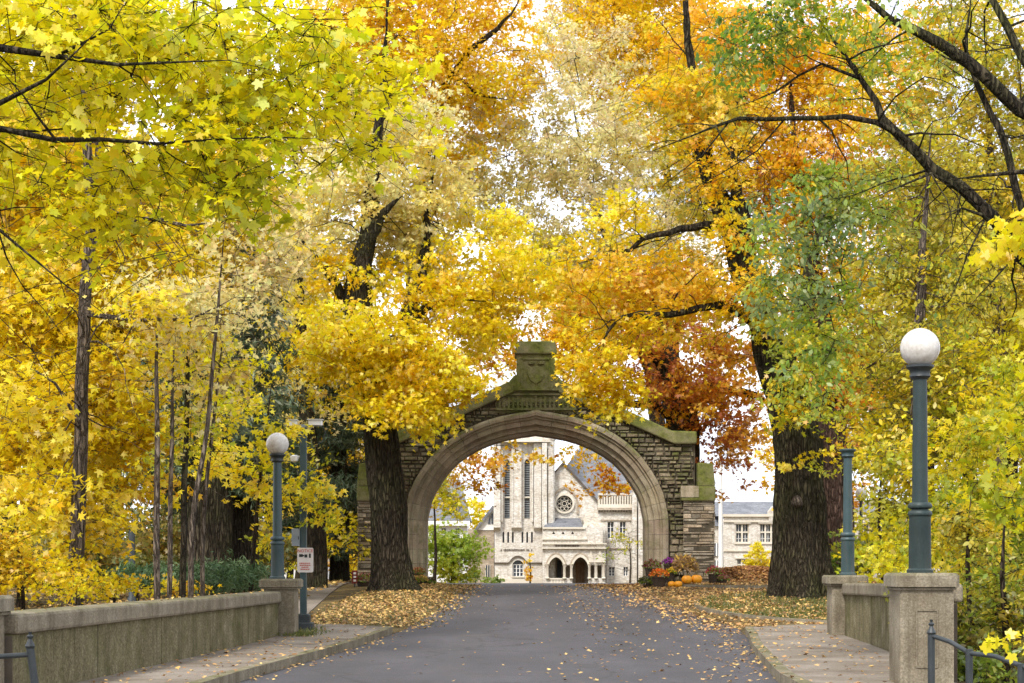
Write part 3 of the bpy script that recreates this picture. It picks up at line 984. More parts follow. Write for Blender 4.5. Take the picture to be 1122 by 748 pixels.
def stones(mb, poly_, z0, z1, x0, x1, hh, ww, y, proud, gap, rnd, base=1.0):
    z = z0
    while z < z1:
        h = rnd.uniform(*hh)
        x = x0 - rnd.uniform(0, ww[1])
        while x < x1:
            w = rnd.uniform(*ww)
            todo = [(max(x, x0 + .001), min(x + w, x1 - .001), z, min(z + h, z1 - .001))]
            if todo[0][1] - todo[0][0] < .05 or todo[0][3] - todo[0][2] < .03:
                x += w; continue
            while todo:
                a, b_, c, d = todo.pop()
                ok = [inside(poly_, q, r_) for q in (a, b_) for r_ in (c, d)]
                if all(ok):
                    j = gap * rnd.uniform(.4, 1.2)
                    pr = rnd.uniform(*proud)
                    sk = [rnd.uniform(-.25, .25) * gap for _ in range(8)]
                    A = (a + j + sk[0], c + j + sk[1]); B = (b_ - j + sk[2], c + j + sk[3]); C_ = (b_ - j + sk[4], d - j + sk[5]); D = (a + j + sk[6], d - j + sk[7])
                    q = .018
                    pts = [A, B, C_, D]
                    cx_, cz_ = (a + b_) / 2, (c + d) / 2
                    f_ = [(px_ + (q if px_ < cx_ else -q), y - pr + rnd.uniform(-.012, .012), pz_ + (q if pz_ < cz_ else -q)) for px_, pz_ in pts]
                    m2 = [(px_, y - pr + .02, pz_) for px_, pz_ in pts]
                    b2 = [(px_, y + .05, pz_) for px_, pz_ in pts]
                    t = base * rnd.gauss(1, .2); t = min(1.5, max(.45, t)); wr_ = rnd.uniform(-.05, .05)
                    mb.add(f_ + m2 + b2, [(0, 1, 2, 3)] + [(i, (i + 1) % 4, 4 + (i + 1) % 4, 4 + i) for i in range(4)] + [(4 + i, 4 + (i + 1) % 4, 8 + (i + 1) % 4, 8 + i) for i in range(4)], (t * (1 + wr_), t, t * (1 - wr_)))
                elif any(ok) and b_ - a > .14:
                    mm = (a + b_) / 2
                    todo += [(a, mm, c, d), (mm, b_, c, d)]
                elif any(ok) and d - c > .10:
                    mm = (c + d) / 2
                    todo += [(a, b_, c, mm), (a, b_, mm, d)]
            x += w
        z += h


half2 = []
for s in np.linspace(0, seg[-1] - 0.3, 40):
    p, nr = arch_at(s); half2.append((p[0] + nr[0] * .67, p[1] + nr[1] * .67))
half2.append((AXC, ip[-1][1] + .72))
open2 = half2 + [(2 * AXC - x, z) for x, z in reversed(half2[:-1])]
poly2 = outline + list(reversed(open2))
rnd = random.Random(3)
mb = MB()
stones(mb, poly2, AG, AZ(436), AX(412), AX(763), (.08, .22), (.12, .42), AD + .06, (.01, .13), .026, rnd, .85)
mb.build('stonework', M['rubble'], arch)
# sloping mossy copings
for side in (1, -1):
    pts = [(563, 416), (563, 430), (436, 486.5), (411.5, 486.5), (411.5, 472.8), (438.5, 472.0)]
    w = [(AXC + side * (AX(a) - AXC), AZ(b_)) for a, b_ in pts]
    mb = MB(); mb.prism(w if side == 1 else list(reversed(w)), AD - .17, AD + 1.5)
    o = mb.build('coping', M['mossy'], arch)
    bv = o.modifiers.new('b', 'BEVEL'); bv.width = .05; bv.segments = 2
# dressed panel and carved frieze over the crown
mb = MB()
mb.prism([(AX(543), AZ(452)), (AX(631.6), AZ(452)), (AX(631), AZ(431)), (AX(607), AZ(421)), (AX(567.6), AZ(421)), (AX(543.6), AZ(431))], AD - .02, AD + 1.2)
mb.build('gable_block', M['frieze'], arch)
fr = MB()
fr.box(AX(543), AX(631.6), AD - .12, AD + .1, AZ(449.5), AZ(447.2))
fr.box(AX(551), AX(623.6), AD - .10, AD + .1, AZ(433.2), AZ(431.2))
for k in range(17):
    cx_ = AX(547.5 + 79.6 * k / 16)
    zt = AZ(434.4 + (1.0 if k % 2 else 0))
    if abs(cx_ - AXC) > 1.05: zt -= .1
    fr.box(cx_ - .035, cx_ + .035, AD - .075, AD, AZ(447.2), zt)
    if k < 16:
        cc = cx_ + .071
        fr.prism([(cc - .055, AZ(439)), (cc, AZ(441.5)), (cc + .055, AZ(439)), (cc + .055, AZ(436.5)), (cc - .055, AZ(436.5))], AD - .06, AD)
        fr.lathe([(.0, AZ(444.5)), (.035, AZ(444)), (.035, AZ(442.5)), (.0, AZ(442))], cc, AD - .03, 6)
fr.build('frieze', M['frieze'], arch)
# crowning pedestal
mb = MB()
mb.box(AX(566), AX(608 - .5 + .5), AD - .16, AD + 1.2, AZ(428), AZ(388.5))
mb.prism([(AX(558), AZ(428)), (AX(566), AZ(428)), (AX(566), AZ(411)), (AX(563), AZ(412)), (AX(558), AZ(418))], AD - .12, AD + 1.1)
mb.prism([(AX(608), AZ(428)), (AX(616), AZ(428)), (AX(616), AZ(418)), (AX(611), AZ(412)), (AX(608), AZ(411))], AD - .12, AD + 1.1)
for a, b_ in ((571, 572.5), (601.5, 603)):
    mb.box(AX(a), AX(b_), AD - .20, AD - .15, AZ(425), AZ(393.5))
mb.box(AX(571), AX(603), AD - .20, AD - .15, AZ(394.5), AZ(393))
ped = mb.build('pedestal', M['mossy'], arch)
mb = MB()
mb.prism([(AX(564), AZ(388.5)), (AX(610), AZ(388.5)), (AX(610), AZ(386)), (AX(608.5), AZ(376)), (AX(606), AZ(374.5)), (AX(568), AZ(374.5)), (AX(565.5), AZ(376)), (AX(564), AZ(386))], AD - .26, AD + 1.3)
o = mb.build('cap', M['mossy'], ped)
bv = o.modifiers.new('b', 'BEVEL'); bv.width = .04; bv.segments = 2
mb = MB()
sc_ = [(AX(579), AZ(401)), (AX(578.6), AZ(411)), (AX(581.5), AZ(417)), (AX(587.2), AZ(421)), (AX(593), AZ(417)), (AX(595.8), AZ(411)), (AX(595.4), AZ(401)), (AX(591), AZ(402.5)), (AX(587.2), AZ(400.5)), (AX(583.5), AZ(402.5))]
mb.prism(list(reversed(sc_)), AD - .21, AD - .155)
mb.lathe([(0, AZ(400)), (.1, AZ(399.5)), (.11, AZ(397)), (0, AZ(396))], AX(582), AD - .18, 8)
mb.lathe([(0, AZ(400)), (.1, AZ(399.5)), (.11, AZ(397)), (0, AZ(396))], AX(592.5), AD - .18, 8)
mb.build('carved_shield', M['mossy'], ped)
# outer buttresses of thin ledge stones
for side in (1, -1):
    def mx(px): return AXC + side * (AX(px) - AXC)
    def bx(mb_, a, b_, y0, y1, z0, z1, tint=None):
        p_, q_ = sorted((mx(a), mx(b_))); mb_.box(p_, q_, y0, y1, z0, z1, tint)
    core = MB(); bx(core, 749, 781.3, AD - .20, AD + 1.45, AG, AZ(548))
    core = core.build('buttress', M['mortar'], arch)
    mb = MB()
    rg = sorted((mx(748), mx(782)))
    py_ = [(rg[0], AG - .1), (rg[1], AG - .1), (rg[1], AZ(547)), (rg[0], AZ(547))]
    stones(mb, py_, AG, AZ(548), rg[0], rg[1], (.05, .15), (.22, .75), AD - .19, (.0, .05), .007, rnd)
    mb.build('ledge_stones', M['ledge'], core)
    mb = MB()
    # quoin side towards the frame edge
    z = AG
    xe = mx(782)
    while z < AZ(548) - .05:
        h = rnd.uniform(.06, .15); pr = rnd.uniform(0, .03)
        t = min(1.3, max(.5, rnd.gauss(.9, .15)))
        p_, q_ = sorted((mx(781.2), xe + side * pr)); mb.box(p_, q_, AD - .18, AD + 1.4, z + .008, min(AZ(548), z + h) - .008, (t, t, t))
        z += h
    mb.build('ledge_stones', M['ledge'], core)
    mb = MB()
    bx(mb, 745.5, 783, AD - .30, AD + 1.5, AZ(549), AZ(533))
    p_ = [(mx(763.5), AZ(533)), (mx(783), AZ(533)), (mx(780.5), AZ(508)), (mx(763.5), AZ(507))]
    mb.prism(p_ if side == 1 else list(reversed(p_)), AD - .24, AD + 1.4)
    o = mb.build('weathered_cap', M['mossy'], core)
    bv = o.modifiers.new('b', 'BEVEL'); bv.width = .04; bv.segments = 2
    mb = MB(); bx(mb, 745.2, 764.5, AD - .315, AD - .10, AZ(545), AZ(532.6), (1.1, 1.1, 1.1))
    mb.build('cap_stone', M['dressed'], core)
    mb = MB(); bx(mb, 744, 786, AD - .36, AD + 1.5, AG, AG + .28, (.8, .8, .8))
    mb.build('plinth', M['ledge'], core)

# ------------------------------------------------------------------ bridge parapets, pillars, lamps
def ribbon(mb, path, o0, o1, z0, z1):
    """upright band along an x-y path; z0, z1 lists of bottom / top heights"""
    path = np.array(path, float)
    d = unit(np.gradient(path, axis=0)); nr = np.stack([d[:, 1], -d[:, 0]], 1)
    a = path + nr * o0; b_ = path + nr * o1
    n = len(path); vs = []
    for i in range(n):
        vs += [(*a[i], z0[i]), (*b_[i], z0[i]), (*b_[i], z1[i]), (*a[i], z1[i])]
    fs = [(3, 2, 1, 0), tuple((n - 1) * 4 + k for k in range(4))]
    for i in range(n - 1):
        for k in range(4):
            l = (k + 1) % 4
            fs.append((i * 4 + k, i * 4 + l, i * 4 + 4 + l, i * 4 + 4 + k))
    mb.add(vs, fs)


def parapet(name, label, path, top, nseg, thick):
    path = np.array(path, float)
    s = np.r_[0, np.cumsum(np.linalg.norm(np.diff(path, axis=0), axis=1))]
    at = lambda q: np.stack([np.interp(q, s, path[:, 0]), np.interp(q, s, path[:, 1])], -1)
    tz = lambda q: np.interp(q / s[-1], [0, 1], top)
    e = empty(name, (*path[0], 0.1), label, 'parapet', 'bridge parapets')
    mb = MB()
    for k in range(nseg):
        q = np.linspace(s[-1] * k / nseg + .013, s[-1] * (k + 1) / nseg - .013, 7)
        ribbon(mb, at(q), -thick / 2, thick / 2, [-.6] * 7, list(tz(q) - .205))
    mb.build('wall_panel', M['concrete_wall'], e)
    mb = MB()
    q = np.linspace(0, s[-1], 26)
    ribbon(mb, at(q), -thick / 2 + .006, thick / 2 - .006, [-.6] * 26, list(tz(q) - .22))
    mb.build('core', M['grime'], e)
    mb = MB()
    q = np.linspace(0, s[-1], 40)
    ribbon(mb, at(q), -thick / 2 - .06, thick / 2 + .06, list(tz(q) - .205), list(tz(q)))
    o = mb.build('coping', M['concrete'], e)
    bv = o.modifiers.new('b', 'BEVEL'); bv.width = .035; bv.segments = 2; bv.limit_method = 'ANGLE'
    return e


parapet('bridge_parapet', 'long stained low concrete wall left of the road, streaked brown, yellow bushes behind', [(-5.05, 17.85), (-4.86, 21.5), (-4.68, 25), (-4.5, 29), (-4.36, 32.75)], (.935, .945), 5, .34)
parapet('bridge_parapet', 'short curved concrete wall between the two green lamp pillars right of the road', [(4.78, 20.3), (5.25, 22.8), (5.66, 25.8), (5.98, 29), (6.14, 32.75)], (1.20, 1.09), 4, .34)


def pillar(label, x, y, top, sh=.28, cp=.36, panelled=False):
    e = empty('pillar', (x, y, .05), label, 'pillar', 'concrete pillars at the ends of the bridge walls')
    zb = -.5
    b_ = MB(); b_.cbox(x - sh, x + sh, y - sh, y + sh, zb, top - .165, .02)
    sf = b_.build('shaft', M['concrete'], e)
    if panelled:
        t = MB()
        for a, c, d, f_ in ((-.12, -.105, .30, .93), (.105, .12, .30, .93), (-.105, .105, .915, .93), (-.105, .105, .30, .315)):
            t.box(x + a, x + c, y - sh - .012, y - sh + .01, d, f_)
        for a, c, d, f_ in ((-sh, -.2, .1, 1.1), (.2, sh, .1, 1.1)):
            t.box(x + a + .001, x + c, y - sh - .006, y - sh + .01, d, f_)
        t.build('panel_moulding', M['concrete'], sf)
    c = MB(); c.cbox(x - cp + .03, x + cp - .03, y - cp + .03, y + cp - .03, top - .185, top - .15, .012)
    c.cbox(x - cp, x + cp, y - cp, y + cp, top - .15, top, .03)
    c.build('cap', M['concrete'], e)
    return e


pillar('concrete pillar at the near left edge with no lamp on it', -5.22, 17.5, 1.115)
pillar('concrete pillar under the left globe lamp, beside the notice pole', -4.17, 33, 1.17)
pillar('large panelled concrete pillar under the near right globe lamp', 4.48, 20, 1.325, .29, .345, True)
pillar('concrete pillar under the headless blue green post near the big trunk', 6.02, 33, 1.235)


def lamp(label, x, y, z0, h, gr, mat, globe=True):
    e = empty('street_lamp', (x, y, z0), label, 'street lamp', 'lamp posts on the bridge pillars')
    k = h / 2.28
    mb = MB()
    mb.lathe([(.145, z0), (.145, z0 + .03 * k), (.122, z0 + .05 * k), (.117, z0 + .6 * k), (.12, z0 + .62 * k)], x, y, 28)
    mb.lathe([(.10, z0 + .62 * k), (.086, z0 + .78 * k), (.075, z0 + 2.16 * k)], x, y, 28)
    mb.build('post', mat, e, 40)
    mb = MB()
    for dz in (.615, .70):
        mb.lathe([(.11, z0 + dz * k), (.128, z0 + (dz + .012) * k), (.133, z0 + (dz + .03) * k), (.128, z0 + (dz + .05) * k), (.11, z0 + (dz + .07) * k)], x, y, 28)
    mb.build('collar', mat, e, 40)
    mb = MB()
    mb.lathe([(.085, z0 + 2.12 * k), (.115, z0 + 2.15 * k), (.105, z0 + 2.18 * k), (.115, z0 + 2.22 * k), (.15, z0 + 2.25 * k), (.15, z0 + 2.275 * k), (.12, z0 + 2.28 * k)], x, y, 28)
    mb.build('fitter', M['iron'] if globe else mat, e, 40)
    if globe:
        mb = MB()
        n = 26
        zc = z0 + 2.265 * k + gr * .93
        mb.lathe([(max(.004, gr * math.cos(-PI / 2 + .3 + (PI - .3) * i / n)), zc + gr * math.sin(-PI / 2 + .3 + (PI - .3) * i / n)) for i in range(n + 1)], x, y, 36)
        mb.build('globe', M['globe'], e, 60)
    return e


lamp('dark green globe street lamp on the panelled pillar at the right', 4.47, 20, 1.325, 2.28, .215, M['post_paint'])
lamp('globe street lamp on the left wall pillar beside the notice sign', -4.24, 33, 1.17, 2.26, .205, M['post_blue'])
lamp('headless blue green lamp post without a globe beside the big trunk', 6.07, 33, 1.235, 2.28, .205, M['post_blue'], False)


def slim_lamp(label, px, d, y_top, y_bot, r=.055, head=True):
    x = X(px, d); zt = EYE + (HY - y_top) * d / F; zb = float(zg(x, d)) - .05
    e = empty('lamp_post', (x, d, zb), label, 'lamp post')
    mb = MB(); mb.lathe([(r * 1.9, zb), (r * 1.9, zb + .5), (r * 1.1, zb + .6), (r, zt)], x, d, 14); mb.build('post', M['iron'], e, 40)
    mb = MB(); mb.lathe([(r, zt - .05), (r * 1.9, zt), (r * 1.7, zt + .06)], x, d, 14); mb.build('fitter', M['iron'], e, 40)
    if head:
        mb = MB(); gr = .2
        mb.lathe([(max(.004, gr * math.cos(-PI / 2 + .3 + (PI - .3) * i / 14)), zt + .22 + gr * math.sin(-PI / 2 + .3 + (PI - .3) * i / 14)) for i in range(15)], x, d, 20)
        mb.build('globe', M['globe'], e, 60)


slim_lamp('thin dark lamp post standing far behind the headless post', 943.5, 62, 548, 600)
slim_lamp('short dark post among the green shrubs behind the left wall', 144.5, 42, 578, 622, .07, False)

# pole with cameras, box and notice
px_, py_ = X(332.5, 34.6), 34.6
zb = float(zr(34.6)) + .12
e = empty('camera_pole', (px_, py_, zb), 'square blue green steel pole carrying small white cameras beside the left lamp', 'pole')
mb = MB(); mb.cbox(px_ - .062, px_ + .062, py_ - .062, py_ + .062, zb + .3, EYE + 152 * 34.6 / F, .012); mb.build('pole', M['post_blue'], e)
mb = MB(); mb.cbox(px_ - .13, px_ + .13, py_ - .13, py_ + .13, zb + .14, zb + .31, .02); mb.cbox(px_ - .19, px_ + .19, py_ - .17, py_ + .17, zb - .1, zb + .15, .02); mb.build('base', M['iron'], e)
zt = EYE + 154 * 34.6 / F
mb = MB(); mb.box(px_ - .24, px_ + .34, py_ - .03, py_ + .03, zt - .02, zt + .02); mb.box(px_ - .05, px_ + .05, py_ - .05, py_ + .05, zt - .1, zt); mb.build('crossarm', M['steel'], e)
for sx, zz, cw in ((.23, .05, .13), (-.19, .04, .07)):
    mb = MB(); mb.cbox(px_ + sx - cw, px_ + sx + cw, py_ - .10, py_ + .06, zt + zz - .05, zt + zz + .05, .02)
    mb.box(px_ + sx - cw - .02, px_ + sx + cw + .02, py_ - .14, py_ + .07, zt + zz + .052, zt + zz + .062)
    c_ = mb.build('camera', M['white_paint'], e)
    mb = MB(); mb.lathe([(.03, zt + zz - .09), (.04, zt + zz - .08), (.04, zt + zz - .052)], px_ + sx - cw * .6, py_ - .05, 10); mb.build('lens', M['sign_black'], c_)
zz = EYE + 118 * 34.6 / F
mb = MB(); mb.lathe([(.02, zz - .08), (.07, zz - .05), (.085, zz), (.085, zz + .04), (.04, zz + .06)], px_ - .17, py_, 16); mb.box(px_ - .17, px_ - .05, py_ - .02, py_ + .02, zz + .02, zz + .05); mb.build('dome_camera', M['white_paint'], e, 40)
z0, z1 = EYE + (HY - 598) * 34.6 / F, EYE + (HY - 579) * 34.6 / F
mb = MB(); mb.cbox(px_ - .215, px_ - .063, py_ - .08, py_ + .07, z0, z1, .012); bx_ = mb.build('control_box', M['steel'], e)
mb = MB(); mb.box(px_ - .09, px_ - .075, py_ - .095, py_ - .08, z0 + .12, z0 + .18); mb.build('latch', M['iron'], bx_)
mb = MB(); mb.tube([(px_ + .34, py_, zt + .02), (px_ + .42, py_, zt - .12), (px_ + .36, py_, zt - .3), (px_ + .2, py_ - .02, zt - .42), (px_ + .06, py_, zt - .45)], .008, 6); mb.build('cable', M['iron'], e, 50)
sx, sy = X(334.5, 34.5), 34.50
e = empty('notice_sign', (sx, sy, EYE - .1), 'small white notice sign with red lettering fixed to the camera pole', 'sign')
z0, z1 = EYE + (HY - 627) * 34.5 / F, EYE + (HY - 600) * 34.5 / F
mb = MB(); w = .152
mb.prism([(sx - w, z0 + .02), (sx - w + .02, z0), (sx + w - .02, z0), (sx + w, z0 + .02), (sx + w, z1 - .02), (sx + w - .02, z1), (sx - w + .02, z1), (sx - w, z1 - .02)], sy - .006, sy + .006)
pl = mb.build('plate', M['sign_white'], e)
link('lettering', text_mesh('NOTICE', .082, (sx, sy - .009, z1 - .085), .006), M['sign_red'], pl)
mb = MB()
for k, (wa) in enumerate((.11, .105, .07, .09)):
    zz = z0 + .165 - k * .038
    q = -wa
    while q < wa - .02:
        ww_ = rnd.uniform(.014, .04)
        mb.box(sx + q, sx + min(wa, q + ww_), sy - .012, sy - .006, zz, zz + .018)
        q += ww_ + .008
mb.build('small_print', M['sign_red'], pl)
mb = MB()
zc = z1 - .155
mb.box(sx - .115, sx - .045, sy - .012, sy - .006, zc - .02, zc + .035); mb.box(sx - .045, sx - .02, sy - .012, sy - .006, zc - .005, zc + .02)
mb.box(sx - .015, sx + .04, sy - .012, sy - .006, zc - .03, zc + .03); mb.box(sx + .07, sx + .105, sy - .012, sy - .006, zc - .035, zc + .045)
mb.build('pictogram', M['sign_black'], pl)

# handrails at the steps
def rail(label, posts, rails):
    e = empty('handrail', (posts[0][0], posts[0][1], posts[0][3]), label, 'handrail')
    for x, y, z, zb_, lean, fin in posts:
        mb = MB(); mb.tube([(x + lean, y, zb_), (x, y, z)], .036, 12); p_ = mb.build('post', M['iron'], e, 40)
        if fin:
            mb = MB(); mb.lathe([(.038, z - .01), (.048, z + .01), (.038, z + .03), (.022, z + .06), (.018, z + .075), (.03, z + .09), (.03, z + .10), (.012, z + .115), (.018, z + .14)], x, y, 12)
            mb.build('finial', M['iron'], p_, 40)
    for r_ in rails:
        mb = MB(); mb.tube(r_, .024, 10); mb.build('rail', M['iron'], e, 40)


q1, q2, q3 = P(1020.5, 694, 18.3), P(1062, 711, 17.9), P(1119, 727, 17.3)
rail('dark iron handrail descending in front of the panelled right pillar', [(*q1, -.2, 0, True), (*q2, -.5, 0, False), (*q3, -.9, 0, False)],
     [[q1 + [0, 0, -.02], (q1 + q2) / 2 + [0, 0, -.005], q2 + [0, 0, -.04], (q2 + q3) / 2 + [0, 0, .0], q3 + [0, 0, -.02], P(1180, 752, 16.8)]])
q1 = P(33, 709, 16.2); q2 = P(-40, 722, 16.0)
rail('dark iron handrail with leaning end post in front of the left pillar', [(*q1, -.2, .11, True), (*q2, -.5, 0, False)], [[P(33, 717, 16.2), P(-5, 719.5, 16.1), P(-40, 723, 16.0), P(-110, 728, 15.8)]])

# ------------------------------------------------------------------ church through the arch
CD = 180.0
def KX(px): return (px - CX) * CD / F
def KZ(py): return EYE + (HY - py) * CD / F
def KP(l): return [(KX(a), KZ(b_)) for a, b_ in l]


def lancet(x0, x1, ytop, ybot, pointed=True, n=5):
    """opening outline in picture units, pointed or round head"""
    cx_ = (x0 + x1) / 2; w = (x1 - x0) / 2
    rise = w * (1.35 if pointed else 1.0)
    sp = ytop + rise
    pts = [(x0, ybot), (x1, ybot), (x1, sp)]
    if pointed:
        for i in range(1, n + 1):
            t = i / n
            pts.append((x1 - w * t ** 1.6, sp - rise * (1 - (1 - t) ** 1.5)))
        for i in range(n - 1, 0, -1):
            t = i / n
            pts.append((x0 + w * t ** 1.6, sp - rise * (1 - (1 - t) ** 1.5)))
    else:
        for i in range(1, 2 * n):
            a = PI * i / (2 * n)
            pts.append((cx_ + w * math.cos(a), sp - rise * math.sin(a)))
    pts.append((x0, sp))
    return pts


CB = -1.4
church = empty('church', (KX(600), CD, KZ(641)), 'pale limestone church with tower, rose window and arched porch', 'church')
# tower
tw = panel('tower', [(KX(542), CB), (KX(602), CB), (KX(602), KZ(424)), (KX(542), KZ(424))],
           [KP(lancet(552.8, 558.6, 503, 568)), KP(lancet(574.5, 580.5, 503, 568))] + [KP(lancet(a, a + 2, 582.5, 594.5)) for a in (550.6, 555.8, 560.9, 571.4, 576.6, 581.8)]
           + [KP(lancet(561.5, 573.8, 613.5, 631.5, False))], CD - .3, CD + .5, M['church'], church)
mb = MB(); mb.box(KX(542), KX(602), CD + .55, CD + 6, CB, KZ(424.5))
mb.build('tower_body', M['church'], church)
for a, b_ in ((552.8, 558.6), (574.5, 580.5)):
    mb = MB(); mb.box(KX(a - .4), KX(b_ + .4), CD + .3, CD + .4, KZ(568.4), KZ(502.5)); bw = mb.build('belfry_window', M['glass'], church)
    mb = MB()
    for k in range(26):
        z = KZ(567) + k * .225
        mb.box(KX(a), KX(b_), CD + .12, CD + .26, z, z + .11)
    mb.build('louvre', M['louvre'], bw)
    mb = MB(); mb.box(KX(a - .3), KX(b_ + .3), CD - .15, CD + .28, KZ(545.5), KZ(544)); mb.build('transom', M['trim'], bw)
for a in (550.6, 555.8, 560.9, 571.4, 576.6, 581.8):
    mb = MB(); mb.box(KX(a) - .05, KX(a + 2) + .05, CD + .2, CD + .3, KZ(595), KZ(582)); mb.build('slit_window', M['glass'], church)
# tower dressings: angle shafts, string courses, hood
mb = MB()
for a, b_, p0 in ((541, 548.5, .75), (560.5, 571.5, .45), (585, 593, .55), (593.6, 599, .95)):
    mb.prism([(KX(a), KZ(578)), (KX(b_), KZ(578)), (KX(b_), KZ(486)), (KX(a), KZ(486))], CD - .3 - p0, CD - .298)
    vs = [(KX(a), CD - .3 - p0, KZ(578)), (KX(b_), CD - .3 - p0, KZ(578)), (KX(b_), CD - .301, KZ(582)), (KX(a), CD - .301, KZ(582)), (KX(a), CD - .3, KZ(578)), (KX(b_), CD - .3, KZ(578))]
    mb.add(vs, [(0, 1, 2, 3), (0, 3, 4), (1, 5, 2)])
for a in (550, 561.5, 570.4, 583.5):
    mb.box(KX(a) - .07, KX(a) + .07, CD - .85, CD - .301, KZ(572), KZ(494))
mb.lathe([(.62, CB), (.62, KZ(578)), (.5, KZ(576)), (.5, KZ(484)), (.6, KZ(482)), (.6, KZ(478)), (.5, KZ(476)), (.5, KZ(430)), (.1, KZ(400))], KX(602.2), CD - .45, 8)
mb.build('buttress', M['church'], church)
mb = MB()
mb.box(KX(592.6), KX(593.5), CD - .5, CD - .3, KZ(578), KZ(492)); mb.box(KX(599.4), KX(600.0), CD - .9, CD - .3, KZ(578), KZ(492))
mb.build('downpipe_and_moulding', M['grime'], church)  # dark strips added for the corner turret's moulding lines, no pipe here
mb = MB()
for z, t in ((484, 1.0), (424, 1.6)):
    mb.box(KX(540), KX(603.5), CD - 1.3, CD - .25, KZ(z + t), KZ(z))
mb.box(KX(541), KX(604), CD - .5, CD - .302, KZ(641), KZ(634))
mb.build('cornice', M['trim'], church)
mb = MB()
for k in range(7):
    mb.box(KX(541 + 9 * k), KX(546 + 9 * k), CD - .8, CD + .2, KZ(424), KZ(418))
mb.build('battlement', M['trim'], church)
mb = MB()
arc = [(541, 616), (556.5, 616), (558, 615), (561, 611.2), (564, 609.2), (567.6, 608.5), (571, 609.2), (574, 611.2), (577, 615), (578.5, 616), (594, 616)]
for (a, b_), (c, d) in zip(arc[:-1], arc[1:]):
    mb.prism([(KX(a), KZ(b_ + 1.1)), (KX(c), KZ(d + 1.1)), (KX(c), KZ(d)), (KX(a), KZ(b_))], CD - .5, CD - .302)
mb.build('string_course', M['grime'], church)
mb = MB(); xq = 548.5
while xq < 583:
    w = rnd.uniform(.5, 1.4)
    mb.box(KX(xq), KX(xq + w), CD - .36, CD - .302, KZ(603.6 + rnd.uniform(-.2, .2)), KZ(601.4 + rnd.uniform(-.3, .3)))
    xq += w + .45 + (1.8 if rnd.random() < .12 else 0)
mb.build('carved_lettering', M['grime'], church)
def sash(x0, x1, y0, y1, round_head=False, cols=3, rows=3, yy=CD, pane='glass'):
    """window: dark pane with white frame, mullions and glazing bars, in picture units"""
    mb = MB(); mb.box(KX(x0), KX(x1), yy + .16, yy + .22, KZ(y1), KZ(y0)); wn = mb.build('window', M[pane], church)
    mb = MB(); t = .45
    for k in range(cols + 1):
        c = x0 + (x1 - x0) * k / cols
        mb.box(KX(c - t), KX(c + t), yy + .05, yy + .158, KZ(y1), KZ(y0))
    for k in range(rows + 1):
        c = y0 + (y1 - y0) * k / rows; tt = t if k in (0, rows) else .22
        mb.box(KX(x0), KX(x1), yy + .07, yy + .15, KZ(c + tt), KZ(c - tt))
    mb.build('frame', M['white_paint'], wn)
    return wn


sash(562.2, 573.2, 618.5, 631.5)
mb = MB(); mb.box(KX(561), KX(574.3), CD + .2, CD + .3, KZ(619), KZ(613)); mb.build('fanlight', M['glass'], church)
mb = MB(); mb.box(KX(560.6), KX(574.6), CD - .5, CD - .2, KZ(632.6), KZ(631.3)); mb.build('sill', M['trim'], church)
# nave gable with rose window
rc = (618.6, 551.4)
circ = [(rc[0] + 9.4 * math.cos(2 * PI * i / 32), rc[1] + 9.4 * math.sin(2 * PI * i / 32)) for i in range(32)]
panel('nave_gable', [(KX(602), CB), (KX(661), CB), (KX(661), KZ(556)), (KX(617.3), KZ(507)), (KX(602), KZ(524))], [KP(list(reversed(circ)))], CD + .5, CD + 1.2, M['church'], church)
mb = MB()
for (a, b_), (c, d) in (((617.3, 505.3), (663, 556.5)), ((600, 524.8), (617.3, 505.3))):
    mb.prism([(KX(a), KZ(b_ + 2.6)), (KX(c), KZ(d + 2.6)), (KX(c), KZ(d)), (KX(a), KZ(b_))], CD + .15, CD + 1.3)
mb.build('gable_coping', M['grime'], church)
mb = MB(); mb.lathe([(.06, KZ(506)), (.2, KZ(504)), (.06, KZ(501)), (.02, KZ(498))], KX(617.3), CD + .7, 8); mb.build('finial', M['trim'], church)
mb = MB(); mb.prism(list(reversed(KP(circ))), CD + .95, CD + 1.05); rose = mb.build('rose_window', M['glass'], church)
mb = MB()
def annulus(mb, cx_, cz_, r0, r1, y0, y1, n=28):
    for i in range(n):
        a, b_ = 2 * PI * i / n, 2 * PI * (i + 1) / n
        mb.prism([(cx_ + r0 * math.cos(a), cz_ + r0 * math.sin(a)), (cx_ + r1 * math.cos(a), cz_ + r1 * math.sin(a)), (cx_ + r1 * math.cos(b_), cz_ + r1 * math.sin(b_)), (cx_ + r0 * math.cos(b_), cz_ + r0 * math.sin(b_))], y0, y1)
rx_, rz_ = KX(rc[0]), KZ(rc[1])
annulus(mb, rx_, rz_, .80, 1.0, CD + .25, CD + .9)
mb.build('surround', M['trim'], rose)
mb = MB()
annulus(mb, rx_, rz_, .20, .26, CD + .6, CD + .9, 16)
for k in range(8):
    a = 2 * PI * (k + .5) / 8
    annulus(mb, rx_ + .53 * math.cos(a), rz_ + .53 * math.sin(a), .16, .205, CD + .6, CD + .9, 12)
mb.build('tracery', M['trim'], rose)
mb = MB()
hood = [(604, 563), (604, 551), (605.5, 545), (609, 539.6), (613.5, 536), (618.6, 533.4), (623.7, 536), (628.2, 539.6), (631.7, 545), (633.2, 551), (633.2, 563)]
for (a, b_), (c, d) in zip(hood[:-1], hood[1:]):
    pa, pc = np.array(KP([(a, b_)])[0]), np.array(KP([(c, d)])[0])
    t = pc - pa; n_ = np.array([-t[1], t[0]]) / np.linalg.norm(t) * .1
    mb.prism([tuple(pa - n_), tuple(pc - n_), tuple(pc + n_), tuple(pa + n_)][::-1] if n_[1] < 0 else [tuple(pa - n_), tuple(pc - n_), tuple(pc + n_), tuple(pa + n_)], CD + .35, CD + .498)
